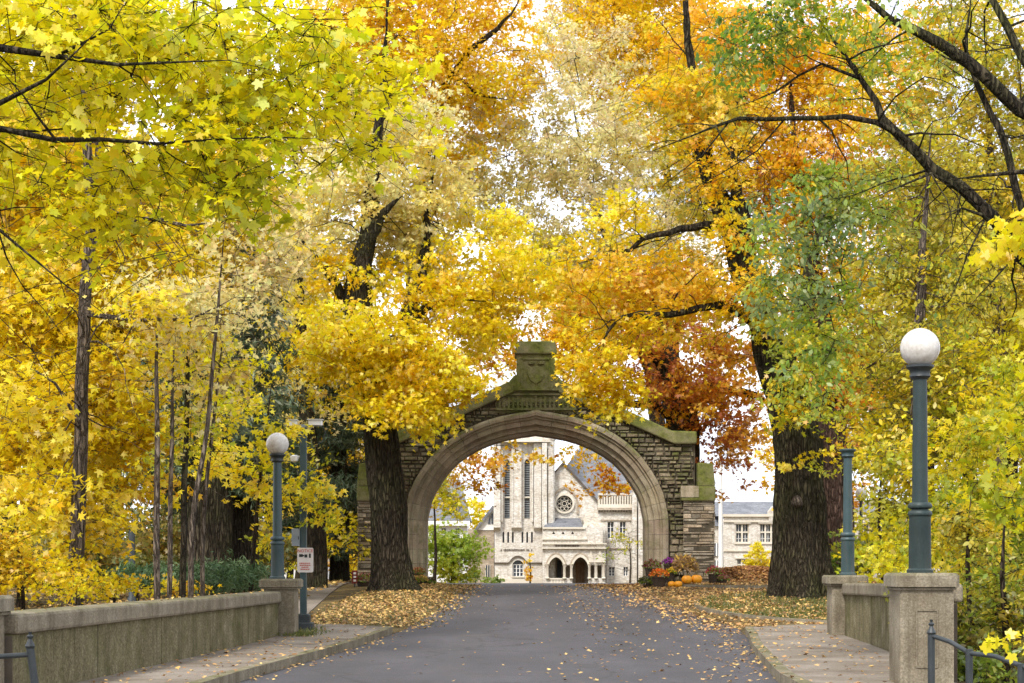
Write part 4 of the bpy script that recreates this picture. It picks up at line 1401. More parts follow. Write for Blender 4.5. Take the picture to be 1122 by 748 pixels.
mb.build('hood_mould', M['church_dark'], church)
# main slate roof behind
rf = MB()
rf.add([(KX(594), CD + 4, KZ(546)), (KX(715), CD + 4, KZ(546)), (KX(705), CD + 11, KZ(452)), (KX(662), CD + 11, KZ(452)), (KX(594), CD + 19, KZ(546)), (KX(715), CD + 19, KZ(546))],
       [(0, 1, 2, 3), (5, 4, 3, 2), (0, 3, 4), (1, 5, 2), (0, 4, 5, 1)])
rf.add([(KX(604), CD + .9, KZ(524)), (KX(617.3), CD + .9, KZ(509)), (KX(659), CD + .9, KZ(556)), (KX(604), CD + 12, KZ(524)), (KX(617.3), CD + 12, KZ(509)), (KX(659), CD + 12, KZ(556))],
       [(0, 1, 4, 3), (1, 2, 5, 4)])
rf.build('roof', M['slate'], church)
# porch
po = panel('porch', [(KX(594), CB), (KX(662), CB), (KX(662), KZ(597)), (KX(659), KZ(597)), (KX(659), KZ(578)), (KX(594), KZ(578))],
           [KP(lancet(600.2, 617.0, 610.5, 634)), KP(lancet(626.2, 643.6, 610.5, 641)), KP([(619, 633), (623.8, 633), (623.8, 619), (619, 619)]), KP([(645.8, 633), (650, 633), (650, 619), (645.8, 619)]), KP([(653.4, 633), (658, 633), (658, 619), (653.4, 619)])]
           + [KP([(a - 1.7, 585.6), (a + 1.7, 585.6), (a, 582.4)]) for a in (606, 616.2, 626.4)], CD - 2.6, CD - 2.0, M['church'], church)
mb = MB()
mb.box(KX(594.2), KX(595), CD - 2, CD + .5, CB, KZ(597)); mb.box(KX(661), KX(661.9), CD - 2, CD + .5, CB, KZ(597.5)); mb.box(KX(595), KX(661), CD - 2, CD + .5, KZ(598), KZ(596.5))
mb.box(KX(595), KX(661), CD - 2, CD + .5, CB, KZ(641.5)); mb.box(KX(595), KX(661), CD + .30, CD + .5, KZ(641), KZ(598))
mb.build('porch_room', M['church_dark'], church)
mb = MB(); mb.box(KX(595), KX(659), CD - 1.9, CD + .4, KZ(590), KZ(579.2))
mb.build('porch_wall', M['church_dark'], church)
mb = MB(); mb.box(KX(631), KX(640.5), CD + .18, CD + .29, KZ(641.4), KZ(616)); dr = mb.build('door', surface('oak_door', [(0, (0.18, 0.10, 0.055)), (1, (0.3, 0.19, 0.11))], 2, stretch=(6, 1, 1)), church)
mb = MB(); mb.box(KX(635.6), KX(635.9), CD + .14, CD + .178, KZ(641), KZ(616.5)); mb.build('meeting_stile', M['grime'], dr)
mb = MB(); mb.box(KX(610.5), KX(615.5), CD + .18, CD + .29, KZ(638), KZ(614)); mb.build('door', M['sign_black'], church)
mb = MB()
for c in (599.3, 617.6, 625.1, 644.5, 651.8, 660):
    mb.lathe([(.2, KZ(633.5)), (.2, KZ(632.6)), (.13, KZ(632)), (.13, KZ(620)), (.2, KZ(619)), (.24, KZ(617.6))], KX(c), CD - 2.75, 10)
mb.build('column', M['trim'], church, 40)
for c, b_ in ((608.6, 598.6), (634.9, 598.6)):
    mb = MB()
    o1 = lancet(c - 10.4, c + 10.4, 607.2, 622); o2 = lancet(c - 8.6, c + 8.6, 610.3, 622)
    for k in range(2, len(o1) - 1):
        q = KP([o2[k], o1[k], o1[k + 1], o2[k + 1]])
        mb.prism(q, CD - 2.85, CD - 2.602)
    mb.build('archivolt', M['trim'], church)
    mb = MB()
    h1 = lancet(c - 11.6, c + 11.6, 605.2, 621)
    for k in range(2, len(h1) - 1):
        q = KP([o1[k], h1[k], h1[k + 1], o1[k + 1]])
        q = [(x, z + .02) for x, z in q]
        mb.prism(q, CD - 2.76, CD - 2.6)
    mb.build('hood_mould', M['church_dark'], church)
mb = MB()
mb.box(KX(599), KX(618), CD - 2.7, CD - 2.15, KZ(634.6), KZ(633)); mb.box(KX(599), KX(618), CD - 2.7, CD - 2.15, KZ(641), KZ(638.4))
for k in range(6): mb.box(KX(600 + 3.2 * k), KX(601.4 + 3.2 * k), CD - 2.65, CD - 2.2, KZ(638.4), KZ(634.6))
mb.build('balustrade', M['trim'], church)
mb = MB()
mb.box(KX(593), KX(663.5), CD - 2.95, CD - 2.602, KZ(601.4), KZ(600)); mb.box(KX(593), KX(663.5), CD - 2.85, CD - 2.602, KZ(596.6), KZ(595.2)); mb.box(KX(593), KX(642), CD - 2.8, CD - 2.602, KZ(591.6), KZ(590.2)); mb.box(KX(594), KX(640), CD - 2.8, CD - 2.602, KZ(580), KZ(578))
mb.build('cornice', M['trim'], church)
mb = MB(); xq = 607.5
while xq < 634:
    w = rnd.uniform(.5, 1.4)
    mb.box(KX(xq), KX(xq + w), CD - 2.66, CD - 2.602, KZ(599.2), KZ(597.2)); xq += w + .45
mb.build('carved_lettering', M['grime'], church)
mb = MB()
for a, b_ in ((643, 649.5), (650.6, 661.5)):
    mb.prism(KP([(a, 601), (b_, 601), ((a + b_) / 2, 590)]) if False else KP([(a, 616), (b_, 616), ((a + b_) / 2, 603)]), CD - 2.8, CD - 2.602)
mb.build('gablet', M['trim'], church)
mb = MB()
mb.add([(KX(594.5), CD - 2.3, KZ(579)), (KX(638.5), CD - 2.3, KZ(579)), (KX(636), CD + .45, KZ(567.5)), (KX(601), CD + .45, KZ(567.5)), (KX(594.5), CD + .45, KZ(579)), (KX(638.5), CD + .45, KZ(579))],
       [(0, 1, 2, 3), (1, 5, 2), (0, 3, 4), (0, 4, 5, 1)])
mb.build('porch_roof', M['slate'], church)
mb = MB()
mb.prism(KP([(636, 582), (641, 582), (642.5, 576), (641, 569), (639.5, 566), (638, 570), (639, 574)]), CD - 2.55, CD + .4)
mb.build('kneeler', M['trim'], church)
mb = MB(); mb.box(KX(644), KX(662), CD - 2.0, CD + .5, KZ(597), KZ(577)); mb.build('porch_turret', M['church'], church)
# right wing
panel('wing', [(KX(655), CB), (KX(712), CB), (KX(712), KZ(556)), (KX(655), KZ(556))],
      [KP([(665.5, 590), (672.5, 590), (672.5, 571.5), (665.5, 571.5)]), KP([(679, 590), (685.5, 590), (685.5, 571.5), (679, 571.5)]), KP([(667, 631), (673.5, 631), (673.5, 621), (667, 621)]), KP([(683, 631), (688, 631), (688, 621), (683, 621)])],
      CD - .2, CD + .5, M['church'], church)
for a, b_, c, d in ((665.5, 672.5, 571.5, 590), (679, 685.5, 571.5, 590), (667, 673.5, 621, 631), (683, 688, 621, 631)):
    sash(a, b_, c, d, cols=2 if b_ - a < 9 else 3, rows=3)
mb = MB()
mb.box(KX(654), KX(696), CD - .62, CD - .202, KZ(559), KZ(556.5)); mb.box(KX(658), KX(691), CD - .34, CD - .202, KZ(570.4), KZ(569.2)); mb.box(KX(660), KX(712), CD - .3, CD - .202, KZ(602), KZ(600.6))
mb.build('cornice', M['church_dark'], church)
mb = MB()
for k in range(14): mb.box(KX(656 + 3 * k), KX(657 + 3 * k), CD - .55, CD - .2, KZ(561), KZ(559))
mb.build('corbel', M['grime'], church)
mb = MB()
mb.box(KX(655), KX(694), CD - .5, CD - .1, KZ(542.4), KZ(540.5)); mb.box(KX(655), KX(694), CD - .5, CD - .1, KZ(556.4), KZ(552.5))
for k in range(14): mb.box(KX(655.6 + 2.85 * k), KX(657.1 + 2.85 * k), CD - .42, CD - .18, KZ(552.5), KZ(542.4))
mb.box(KX(655), KX(694), CD + .1, CD + .25, KZ(552.5), KZ(543))
mb.build('balustrade', M['trim'], church)
mb = MB()
for a, b_, t, p0 in ((692, 697, 538, .8), (698.5, 703, 548, 1.3), (704.5, 709, 560, 1.8)):
    mb.box(KX(a), KX(b_), CD - .2 - p0, CD - .1, CB, KZ(t))
    mb.prism(KP([(a - .4, t), (b_ + .4, t), ((a + b_) / 2, t - 5)]), CD - .25 - p0, CD - .1)
mb.build('buttress', M['church'], church)
mb = MB(); mb.box(KX(662.2), KX(663.2), CD - 2.3, CD - 2.1, CB, KZ(602)); mb.build('downpipe_and_moulding', M['grime'], church)
mb = MB(); mb.box(KX(655.2), KX(711.8), CD + .55, CD + 12, CB, KZ(548)); mb.build('wing_body', M['church'], church)
# low dark linking range to the left of the tower
link_ = empty('gabled_annex', (KX(530), CD + 6, KZ(641)), 'low dark stone annex with white gable left of the church tower', 'building')
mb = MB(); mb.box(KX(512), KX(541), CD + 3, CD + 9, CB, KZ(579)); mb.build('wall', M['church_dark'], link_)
mb = MB()
for a, b_, c, d in ((531.5, 536.5, 619, 633),):
    mb.box(KX(a), KX(b_), CD + 2.9, CD + 3.05, KZ(d), KZ(c))
wn = mb.build('window', M['glass'], link_)
mb = MB()
for k in range(3): mb.box(KX(531.5 + 2.5 * k) - .03, KX(531.5 + 2.5 * k) + .03, CD + 2.84, CD + 2.89, KZ(633), KZ(619))
mb.build('mullion', M['trim'], wn)
mb = MB(); mb.prism(KP([(521, 580), (541, 580), (541, 556), (539, 556)]), CD + 2.9, CD + 9); gb = mb.build('gable', M['white_paint'], link_)
mb = MB(); mb.prism(KP([(534, 573), (537, 573), (537, 563)]), CD + 2.8, CD + 2.89); mb.prism(KP([(538, 573), (540, 573), (540, 561), (538, 562)]), CD + 2.8, CD + 2.89); mb.build('vent', M['glass'], gb)
mb = MB(); mb.prism(KP([(518, 581), (521, 581), (541, 556), (541, 553), (539, 553)]), CD + 2.5, CD + 9.2); mb.build('roof', M['slate'], link_)
# grey house further left
hs = empty('house', (KX(480), 205, -.6), 'grey roofed house with white eaves seen through the left of the arch', 'house')
D2 = 205
def hx(px): return (px - CX) * D2 / F
def hz(py): return EYE + (HY - py) * D2 / F
mb = MB(); mb.box(hx(440), hx(512), D2, D2 + 9, -1.4, hz(575)); mb.build('wall', M['white_paint'], hs)
mb = MB(); mb.box(hx(437), hx(515), D2 - .7, D2 + .0, hz(576), hz(570.5)); mb.build('eaves', M['white_paint'], hs)
mb = MB(); mb.add([(hx(437), D2 - .7, hz(570)), (hx(515), D2 - .7, hz(570)), (hx(503), D2 + 5, hz(523)), (hx(437), D2 + 5, hz(523)), (hx(437), D2 + 11, hz(570)), (hx(515), D2 + 11, hz(570))], [(0, 1, 2, 3), (1, 5, 2), (5, 4, 3, 2), (0, 3, 4), (0, 4, 5, 1)])
mb.build('roof', M['slate'], hs)
mb = MB(); mb.box(hx(494), hx(502), D2 + .3, D2 + 4, hz(562), hz(545)); mb.prism([(hx(492.5), hz(545)), (hx(503.5), hz(545)), (hx(498), hz(537))], D2 + .1, D2 + 4.5); dm = mb.build('dormer', M['church_dark'], hs)
mb = MB(); mb.box(hx(496), hx(500.5), D2 + .2, D2 + .29, hz(560), hz(549)); mb.build('pane', M['glass'], dm)
for a in (474, 484, 499):
    mb = MB(); mb.box(hx(a), hx(a + 4.5), D2 - .06, D2 + .04, hz(592), hz(579)); wn = mb.build('window', M['glass'], hs)
    mb = MB(); mb.box(hx(a + 2.1), hx(a + 2.4), D2 - .1, D2 - .065, hz(592), hz(579)); mb.box(hx(a), hx(a + 4.5), D2 - .1, D2 - .065, hz(585.6), hz(585.1)); mb.build('frame', M['white_paint'], wn)

# school-like hall to the right
D3 = 165.0
def sx3(px): return (px - CX) * D3 / F
def sz3(py): return EYE + (HY - py) * D3 / F
hall = empty('stone_hall', (sx3(850), D3, -.4), 'two storey limestone hall with slate roof to the right of the arch', 'building')
def S3(l): return [(sx3(a), sz3(b_)) for a, b_ in l]
wins = []
for a in (806, 832.5, 860, 888, 914, 940, 966, 992):
    w_ = 14.5 if a < 820 else 19
    wins.append((a, a + w_, 574.5, 594.5)); wins.append((a + 1.5, a + w_ - 2.5, 613, 626))
panel('wall', [(sx3(793), CB), (sx3(1060), CB), (sx3(1060), sz3(565)), (sx3(793), sz3(565))], [S3([(a, d), (b_, d), (b_, c), (a, c)]) for a, b_, c, d in wins], D3, D3 + .7, M['church'], hall)
for a, b_, c, d in wins:
    mb = MB(); mb.box(sx3(a - .3), sx3(b_ + .3), D3 + .42, D3 + .5, sz3(d + .3), sz3(c - .3)); wn = mb.build('window', M['glass'], hall)
    n_ = 2 if b_ - a < 16 else 3
    mb = MB()
    for k in range(n_ + 1):
        q = a + (b_ - a) * k / n_; mb.box(sx3(q - .9), sx3(q + .9), D3 + .12, D3 + .415, sz3(d), sz3(c))
    mb.box(sx3(a), sx3(b_), D3 + .14, D3 + .4, sz3(c + (d - c) * .42 + .8), sz3(c + (d - c) * .42 - .8)); mb.box(sx3(a), sx3(b_), D3 + .14, D3 + .4, sz3(d), sz3(d - 1))
    mb.build('mullion', M['trim'], wn)
    mb = MB()
    for k in range(n_):
        q = a + (b_ - a) * (k + .5) / n_
        mb.box(sx3(q - .25), sx3(q + .25), D3 + .3, D3 + .41, sz3(d), sz3(c))
    mb.box(sx3(a), sx3(b_), D3 + .3, D3 + .405, sz3(d - 4.2), sz3(d - 4.7))
    mb.build('sash_bar', M['white_paint'], wn)
    mb = MB(); mb.box(sx3(a - 1.5), sx3(b_ + 1.5), D3 - .12, D3 - .002, sz3(d + 1.6), sz3(d + .2)); mb.box(sx3(a - 2), sx3(b_ + 2), D3 - .15, D3 - .002, sz3(c - 1.1), sz3(c - 2.2)); mb.build('sill', M['trim'], wn)
mb = MB(); mb.box(sx3(792), sx3(1061), D3 - .25, D3 + .9, sz3(566), sz3(563.2)); mb.box(sx3(792), sx3(1061), D3 - .18, D3 - .002, sz3(572), sz3(570.4)); mb.box(sx3(792), sx3(1061), D3 - .14, D3 - .002, sz3(604), sz3(602.6)); mb.build('cornice', M['trim'], hall)
mb = MB(); mb.prism(S3([(842, 571), (856, 571), (856, 560), (852, 555), (849, 553.5), (846, 555), (842, 560)]), D3 - .2, D3 + .7); mb.build('parapet_gable', M['church'], hall)
mb = MB(); mb.add([(sx3(786), D3 + .8, sz3(565)), (sx3(1062), D3 + .8, sz3(565)), (sx3(1052), D3 + 6, sz3(547)), (sx3(786), D3 + 6, sz3(547)), (sx3(786), D3 + 12, sz3(565)), (sx3(1062), D3 + 12, sz3(565))], [(0, 1, 2, 3), (1, 5, 2), (5, 4, 3, 2), (0, 3, 4), (0, 4, 5, 1)])
mb.build('roof', M['slate'], hall)
mb = MB(); mb.box(sx3(793.2), sx3(1059.8), D3 + .75, D3 + 12, CB, sz3(565.5)); mb.build('body', M['church'], hall)
lw = MB(); lw.box(sx3(760), sx3(792.9), D3 + .8, D3 + 9, CB, sz3(576)); lw = lw.build('side_wing', M['church'], hall)
mb = MB(); mb.add([(sx3(758), D3 + .5, sz3(576)), (sx3(793), D3 + .5, sz3(576)), (sx3(793), D3 + 6, sz3(556)), (sx3(758), D3 + 6, sz3(556)), (sx3(758), D3 + 11, sz3(576)), (sx3(793), D3 + 11, sz3(576))], [(0, 1, 2, 3), (5, 4, 3, 2), (0, 3, 4), (1, 5, 2)])
mb.build('wing_roof', M['slate'], lw)
mb = MB()
for c, d in ((595, 609), (614, 626)): mb.box(sx3(777), sx3(790.5), D3 + .7, D3 + .82, sz3(d), sz3(c))
mb.build('wing_window', M['glass'], lw)
mb = MB()
for c, d in ((595, 609), (614, 626)):
    for k in range(4): mb.box(sx3(777 + 4.5 * k) - .06, sx3(777 + 4.5 * k) + .06, D3 + .62, D3 + .699, sz3(d), sz3(c))
mb.build('wing_frame', M['white_paint'], lw)
# flagpole
fx, fd = X(789.5, 110), 110
e = empty('flagpole', (fx, fd, float(zg(fx, fd))), 'tall white flagpole in front of the limestone hall', 'flagpole')
mb = MB(); mb.lathe([(.16, float(zg(fx, fd)) - .1), (.15, 1), (.07, 10.5)], fx, fd, 14); mb.build('pole', M['white_paint'], e, 40)
mb = MB(); mb.lathe([(.02, 10.5), (.1, 10.56), (.12, 10.66), (.1, 10.76), (.02, 10.82)], fx, fd, 14); mb.build('ball', M['trim'], e, 40)
# pale house behind the left trees
D4 = 120.0
ho = empty('pale_house', (X(318, D4), D4, .2), 'pale house with grey roof glimpsed behind the camera pole', 'house')
mb = MB(); mb.box(X(296, D4), X(352, D4), D4, D4 + 8, -1, EYE + (HY - 580) * D4 / F); mb.build('wall', M['white_paint'], ho)
mb = MB(); zz = EYE + (HY - 580) * D4 / F
mb.add([(X(293, D4), D4 - .5, zz), (X(355, D4), D4 - .5, zz), (X(355, D4), D4 + 4, zz + 2.6), (X(293, D4), D4 + 4, zz + 2.6), (X(293, D4), D4 + 8.5, zz), (X(355, D4), D4 + 8.5, zz)], [(0, 1, 2, 3), (5, 4, 3, 2), (0, 3, 4), (1, 5, 2), (0, 4, 5, 1)])
mb.build('roof', M['slate'], ho)
for a in (303, 316, 340):
    mb = MB(); mb.box(X(a, D4), X(a + 7, D4), D4 - .05, D4 + .05, EYE + (HY - 610) * D4 / F, EYE + (HY - 588) * D4 / F); wn = mb.build('window', M['glass'], ho)
    mb = MB(); mb.box(X(a + 3.3, D4), X(a + 3.9, D4), D4 - .1, D4 - .052, EYE + (HY - 610) * D4 / F, EYE + (HY - 588) * D4 / F); mb.build('mullion', M['white_paint'], wn)

# ------------------------------------------------------------------ harvest display by the right pier
def pumpkin(label, px, d, r, sq=.85):
    x = X(px, d); z = float(surf_z(np.array([x]), np.array([d]))[0])
    e = empty('pumpkin', (x, d, z), label, 'pumpkin', 'orange pumpkins at the foot of the gateway')
    n, m_ = 48, 14
    vs, fs = [], []
    for i in range(m_ + 1):
        a = -PI / 2 + PI * i / m_
        for k in range(n):
            t = 2 * PI * k / n
            rib = 1 - .11 * abs(math.sin(5 * t)) ** 0.6 * 0 - .10 * (1 - abs(math.sin(5.0 * t))) ** 2
            rr = r * math.cos(a) * rib
            dip = .16 * r * math.exp(-(math.cos(a) / .35) ** 2)
            vs.append((x + rr * math.cos(t), d + rr * math.sin(t), z + r * sq + (r * sq) * math.sin(a) - (dip if a > 0 else -dip)))
    for i in range(m_):
        for k in range(n):
            l = (k + 1) % n; fs.append((i * n + k, i * n + l, (i + 1) * n + l, (i + 1) * n + k))
    mb = MB(); mb.add(vs, fs); mb.build('shell', M['pumpkin'], e, 60)
    mb = MB(); zt_ = z + 2 * r * sq - .17 * r
    mb.tube([(x, d, zt_), (x + .01, d, zt_ + .3 * r), (x + .12 * r, d, zt_ + .5 * r)], [.13 * r, .09 * r, .11 * r], 8); mb.build('stem', M['stem_green'], e, 50)


pumpkin('smallest orange pumpkin, nearest the orange flowers', 735.8, 55.1, .118)
pumpkin('small yellowish orange pumpkin beside the big pair', 743.3, 55.0, .125)
pumpkin('big orange pumpkin on the inner side of the pair', 752.6, 55.1, .165)
pumpkin('big orange pumpkin at the outer end of the row', 763.2, 55.2, .175)


def mum(name, label, cat, px, py, d, rpx, cols, n=420, leafy=.35, size=.055, pot=True, group=None, rz=.8, leafpal='green', shape='simple'):
    x = X(px, d); z = float(surf_z(np.array([x]), np.array([d]))[0])
    r = rpx * 1.12 * d / F
    zc = max(z + r * .75, EYE + (HY - py) * d / F)
    e = empty(name, (x, d, z), label, cat, group)
    if pot:
        mb = MB(); h = max(.12, zc - z - r * .25)
        mb.lathe([(.55 * r, z), (.72 * r, z + h * .9), (.78 * r, z + h * .9), (.78 * r, z + h), (.6 * r, z + h)], x, d, 18); mb.build('pot', M['terracotta'], e, 40)
    else:
        mb = MB()
        for k in range(7):
            a = 2 * PI * k / 7
            mb.tube([(x, d, z - .03), (x + .3 * r * math.cos(a), d + .3 * r * math.sin(a), (z + zc) / 2), (x + .7 * r * math.cos(a), d + .7 * r * math.sin(a), zc + .3 * r)], [.012, .009, .005], 5)
        mb.build('stems', M['bark_twig'], e)
    dirs = unit(R.normal(size=(n, 3)))
    dirs[:, 2] = np.abs(dirs[:, 2]) * 1.0 - .25
    p = np.array([x, d, zc]) + dirs * r * np.array([1, 1, rz]) * R.uniform(.7, 1.08, (n, 1))
    p[:, 2] = np.maximum(p[:, 2], z + .03)
    nl = int(n * leafy)
    if nl:
        c = np.array(PAL[leafpal])[R.integers(0, 3, nl)] * R.uniform(.7, 1.2, (nl, 1))
        link('leaves', leaves_mesh('leaves', p[:nl] - np.array([0, 0, .04]), size * 1.3, 'simple', c, .5, 0, dirs[:nl]), M['leaf'], e)
    c = np.array(cols)[R.integers(0, len(cols), n - nl)] * R.uniform(.75, 1.2, (n - nl, 1))
    link('blooms' if leafpal != 'dry' else 'stalks', leaves_mesh('blooms', p[nl:], size, shape, np.clip(c, 0, .9), .2, 0, dirs[nl:] * 1.2), M['petal'], e)
    return e


mum('potted_mum', 'dark maroon chrysanthemum in a pot against the right jamb', 'flower', 714.5, 619, 56.0, 9.5, [(.16, .03, .035), (.24, .05, .05), (.12, .05, .03)], group='flowers at the right pier')
mum('potted_mum', 'purple chrysanthemum in a pot behind the pumpkins', 'flower', 733.5, 616, 56.1, 7.5, [(.26, .03, .28), (.36, .06, .38), (.17, .02, .18)], group='flowers at the right pier', leafy=.15)
mum('potted_mum', 'orange red chrysanthemum in front of the maroon one', 'flower', 722.5, 629, 55.2, 9.5, [(.78, .20, .012), (.72, .14, .012), (.80, .28, .02)], group='flowers at the right pier', leafy=.15)
mum('potted_mum', 'yellow flowers between the orange ones and the straw', 'flower', 735, 626, 55.7, 6, [(.84, .58, .03), (.80, .50, .02)], 240, group='flowers at the right pier')
mum('corn_shock', 'bundle of dry straw and corn stalks behind the pumpkins', 'straw', 750, 621, 55.9, 13, PAL['dry'] + [(.66, .46, .08)], 620, 0, .2, False, rz=1.1, leafpal='dry', shape='needle')
mum('potted_mum', 'red flowers in a dark pot at the outer end of the display', 'flower', 783, 626, 55.6, 9, [(.55, .04, .05), (.62, .07, .11), (.30, .03, .06)], group='flowers at the right pier', leafy=.45)
mum('potted_mum', 'pinkish mum low beside the red flowers at right', 'flower', 792, 633, 55.4, 6, [(.42, .16, .14), (.30, .12, .08)], 200, group='flowers at the right pier', leafy=.4)
mum('small_shrub', 'small dark clipped shrub at the inner foot of the right jamb', 'shrub', 706.5, 636, 55.6, 6.5, [(.08, .09, .05), (.13, .11, .05)], 420, .4, .06, False)
mum('potted_mum', 'maroon chrysanthemum at the foot of the left buttress', 'flower', 398.5, 636, 55.6, 10, [(.20, .05, .04), (.28, .09, .05), (.16, .06, .04)], group='flowers at the left pier')
mum('potted_mum', 'rusty flowers in the left jamb corner behind the trunk', 'flower', 458, 626, 56.2, 7, [(.34, .10, .05), (.40, .16, .06)], group='flowers at the left pier')
mum('potted_mum', 'yellow tan flowers peeking out right of the left trunk', 'flower', 461, 637, 55.4, 7.5, [(.55, .34, .08), (.42, .24, .08)], group='flowers at the left pier')
mum('small_shrub', 'dark shrub at the inner foot of the left jamb', 'shrub', 470.5, 642, 55.6, 6, [(.10, .07, .05), (.14, .10, .05)], 320, .4, .06, False)
e = empty('yard_sign', (X(388.6, 55.3), 55.3, float(zr(55.3))), 'small dark red sign with three white squares by the left buttress', 'sign')
x = X(388.6, 55.3)
mb = MB(); mb.cbox(x - .085, x + .085, 55.28, 55.34, EYE - .53, EYE - .13, .02); pl = mb.build('board', surface('maroon', [(0, (.12, .02, .015)), (1, (.2, .035, .025))], 4), e)
mb = MB()
for k in range(3): mb.box(x - .035, x + .045, 55.272, 55.279, EYE - .47 + k * .11, EYE - .41 + k * .11)
mb.build('marks', M['sign_white'], pl)
mb = MB(); mb.box(x - .02, x + .02, 55.3, 55.33, float(zr(55.3)) - .1, EYE - .52); mb.build('stake', M['iron'], e)
# ------------------------------------------------------------------ trees
T = tree
# overhanging maple at the upper left
T('maple_tree', 'near maple overhanging from the upper left, yellow green lobed leaves on long level boughs', 'tree',
  [(-330, 700, 13.0, .24), (-320, 400, 13.0, .2), (-300, 150, 13.2, .17), (-290, -120, 13.3, .12)],
  [(90, 40, 230, 75, 14.0, 1.28, 1.09, 'fresh'), (320, 85, 140, 80, 14.5, 1.12, 1.02, 'fresh'), (150, 180, 200, 75, 14.0, 1.20, 0.84, 'fresh'),
   (60, 240, 110, 50, 13.5, 0.80, 0.51, 'fresh'), (400, 60, 70, 60, 15.0, 0.64, 0.73, 'fresh'), (260, 190, 60, 60, 13.6, 0.48, 0.58, 'fresh'), (60, 30, 150, 45, 13.2, 0.64, 0.66, 'fresh'),
   (-180, 60, 200, 180, 14.0, 1.60, 0.58, 'fresh'), (385, 130, 70, 55, 14.6, .8, 0.62, 'fresh'), (300, 180, 60, 30, 14.2, .6, 0.47, 'fresh')],
  limbs=[[(-300, 90, 13.2, 0.0504), (-150, 30, 13, 0.0396), (0, 50, 12.9, 0.0288), (60, 62, 12.8, 0.0216), (130, 70, 12.8, 0.0158), (250, 66, 13, 0.0101), (330, 84, 13.2, 0.0058)],
         [(-305, 220, 13.1, 0.0504), (-150, 160, 13, 0.0360), (0, 138, 13, 0.0230), (60, 150, 12.9, 0.0187), (170, 157, 13.1, 0.0130), (300, 150, 13.4, 0.0086), (390, 155, 13.6, 0.0050)],
         [(-150, 165, 13, 0.0252), (0, 112, 12.7, 0.0187), (50, 88, 12.6, 0.0130), (120, 20, 12.6, 0.0072)],
         [(-300, 330, 13.1, 0.0360), (-120, 240, 12.8, 0.0216), (0, 250, 12.6, 0.0130), (70, 310, 12.6, 0.0086), (150, 372, 12.6, 0.0043)]],
  leaf=.086, shape='maple', cl=0.22, per=20, twig=.0032, gaps=.25, up=1.1, droop=.8, flat=.5, seed=1, sides=16, bark='bark_dark', step=.3, sprout=(90, .9, .1), sprays=True)
# bright yellow maple behind the left wall
T('maple_tree', 'tall grey stemmed maple in bright yellow leaf behind the left wall', 'tree',
  [(80, 660, 27, .128), (84, 600, 27, .116), (88, 500, 27.1, .106), (90, 400, 27, .098), (96, 300, 27, .09), (101, 225, 27, .082), (92, 130, 27, .07), (84, 20, 27, .045), (80, -60, 27, .03)],
  [(60, 330, 150, 110, 29.2, 1.5, 2.16, 'yellow'), (180, 300, 100, 90, 29.7, 1.5, 1.76, 'yellow'), (225, 390, 50, 45, 29.7, 1.0, 1.08, 'cream'), (50, 470, 120, 100, 28.7, 1.5, 2.03, 'yellow'), (140, 430, 80, 80, 29.2, 1.5, 1.76, 'yellow'),
   (150, 210, 160, 70, 30.2, 1.5, 1.76, 'yellow'), (180, 525, 60, 24, 29.2, 1.0, 0.74, 'gold'), (60, 560, 90, 50, 27.7, 1.2, 1.62, 'yellow'), (20, 200, 80, 90, 29.7, 1.5, 1.62, 'yellow'), (290, 260, 60, 70, 30.7, 1.0, 1.08, 'cream'),
   (120, 60, 180, 90, 30.7, 1.5, 1.22, 'yellow'), (-80, 350, 90, 220, 29.7, 1.5, 1.35, 'yellow'), (20, 440, 60, 60, 25.5, .9, .7, 'yellow'), (150, 330, 60, 40, 25.6, .8, .5, 'yellow'), (30, 300, 50, 50, 25.8, .8, .5, 'yellow'), (10, 540, 60, 40, 25, .8, .8, 'yellow')],
  limbs=[[(101, 230, 27, .06), (106, 180, 26.9, .05), (107, 120, 26.8, .035), (118, 20, 26.8, .02)],
         [(120, 245, 26.6, .03), (160, 238, 26.5, .028), (205, 247, 26.4, .022), (250, 240, 26.3, .014)],
         [(100, 345, 26.9, .03), (150, 350, 26.4, .024), (210, 348, 26.2, .022), (268, 320, 26, .012)],
         [(88, 470, 27, .03), (60, 420, 26.6, .02), (0, 385, 26.4, .012)]],
  leaf=.14, shape='star', cl=0.3, per=34, twig=.004, gaps=.28, up=0.8, droop=.6, seed=2, bark='bark_grey', sides=16, step=.4, sprout=(120, 1.5, .3), sprays=True)
# thin saplings between them
for k, (px, top, d, r, lean, lab) in enumerate(((172, 360, 26, .050, 0, 'slender brown sapling left of the group behind the wall, few pale leaves'),
                                                (186, 395, 26.6, .040, 4, 'thin grey brown sapling second from the left in the sapling group'),
                                                (200, 350, 27.4, .054, 8, 'dark brown sapling in the middle of the sapling group'),
                                                (208, 300, 26.3, .046, 34, 'leaning forked sapling reaching right above the left wall'),
                                                (221, 380, 28, .038, 22, 'thinnest sapling at the right of the sapling group'))):
    T('sapling', lab, 'tree', [(px, 690, d, r), (px + lean * .1, 570, d, r * .9), (px + lean * .55, 470, d, r * .72), (px + lean, top, d, r * .45), (px + lean + 5, top - 70, d, r * .2)],
      [(px + lean + 8, top + 30, 44, 60, d + .4, .8, .30, 'cream' if k % 2 else 'yellow'), (px + lean * .8, top - 40, 45, 60, d, .8, .40, 'cream'), (px + 10, 480, 34, 40, d + .5, .5, .14, 'ygreen')],
      group='saplings behind the left wall', leaf=.11, cl=.3, per=12, twig=.004, gaps=.35, seed=10 + k, bark='bark_grey' if k != 2 else 'bark_dark', sides=10, twigs=30, step=.35, flare=.15)
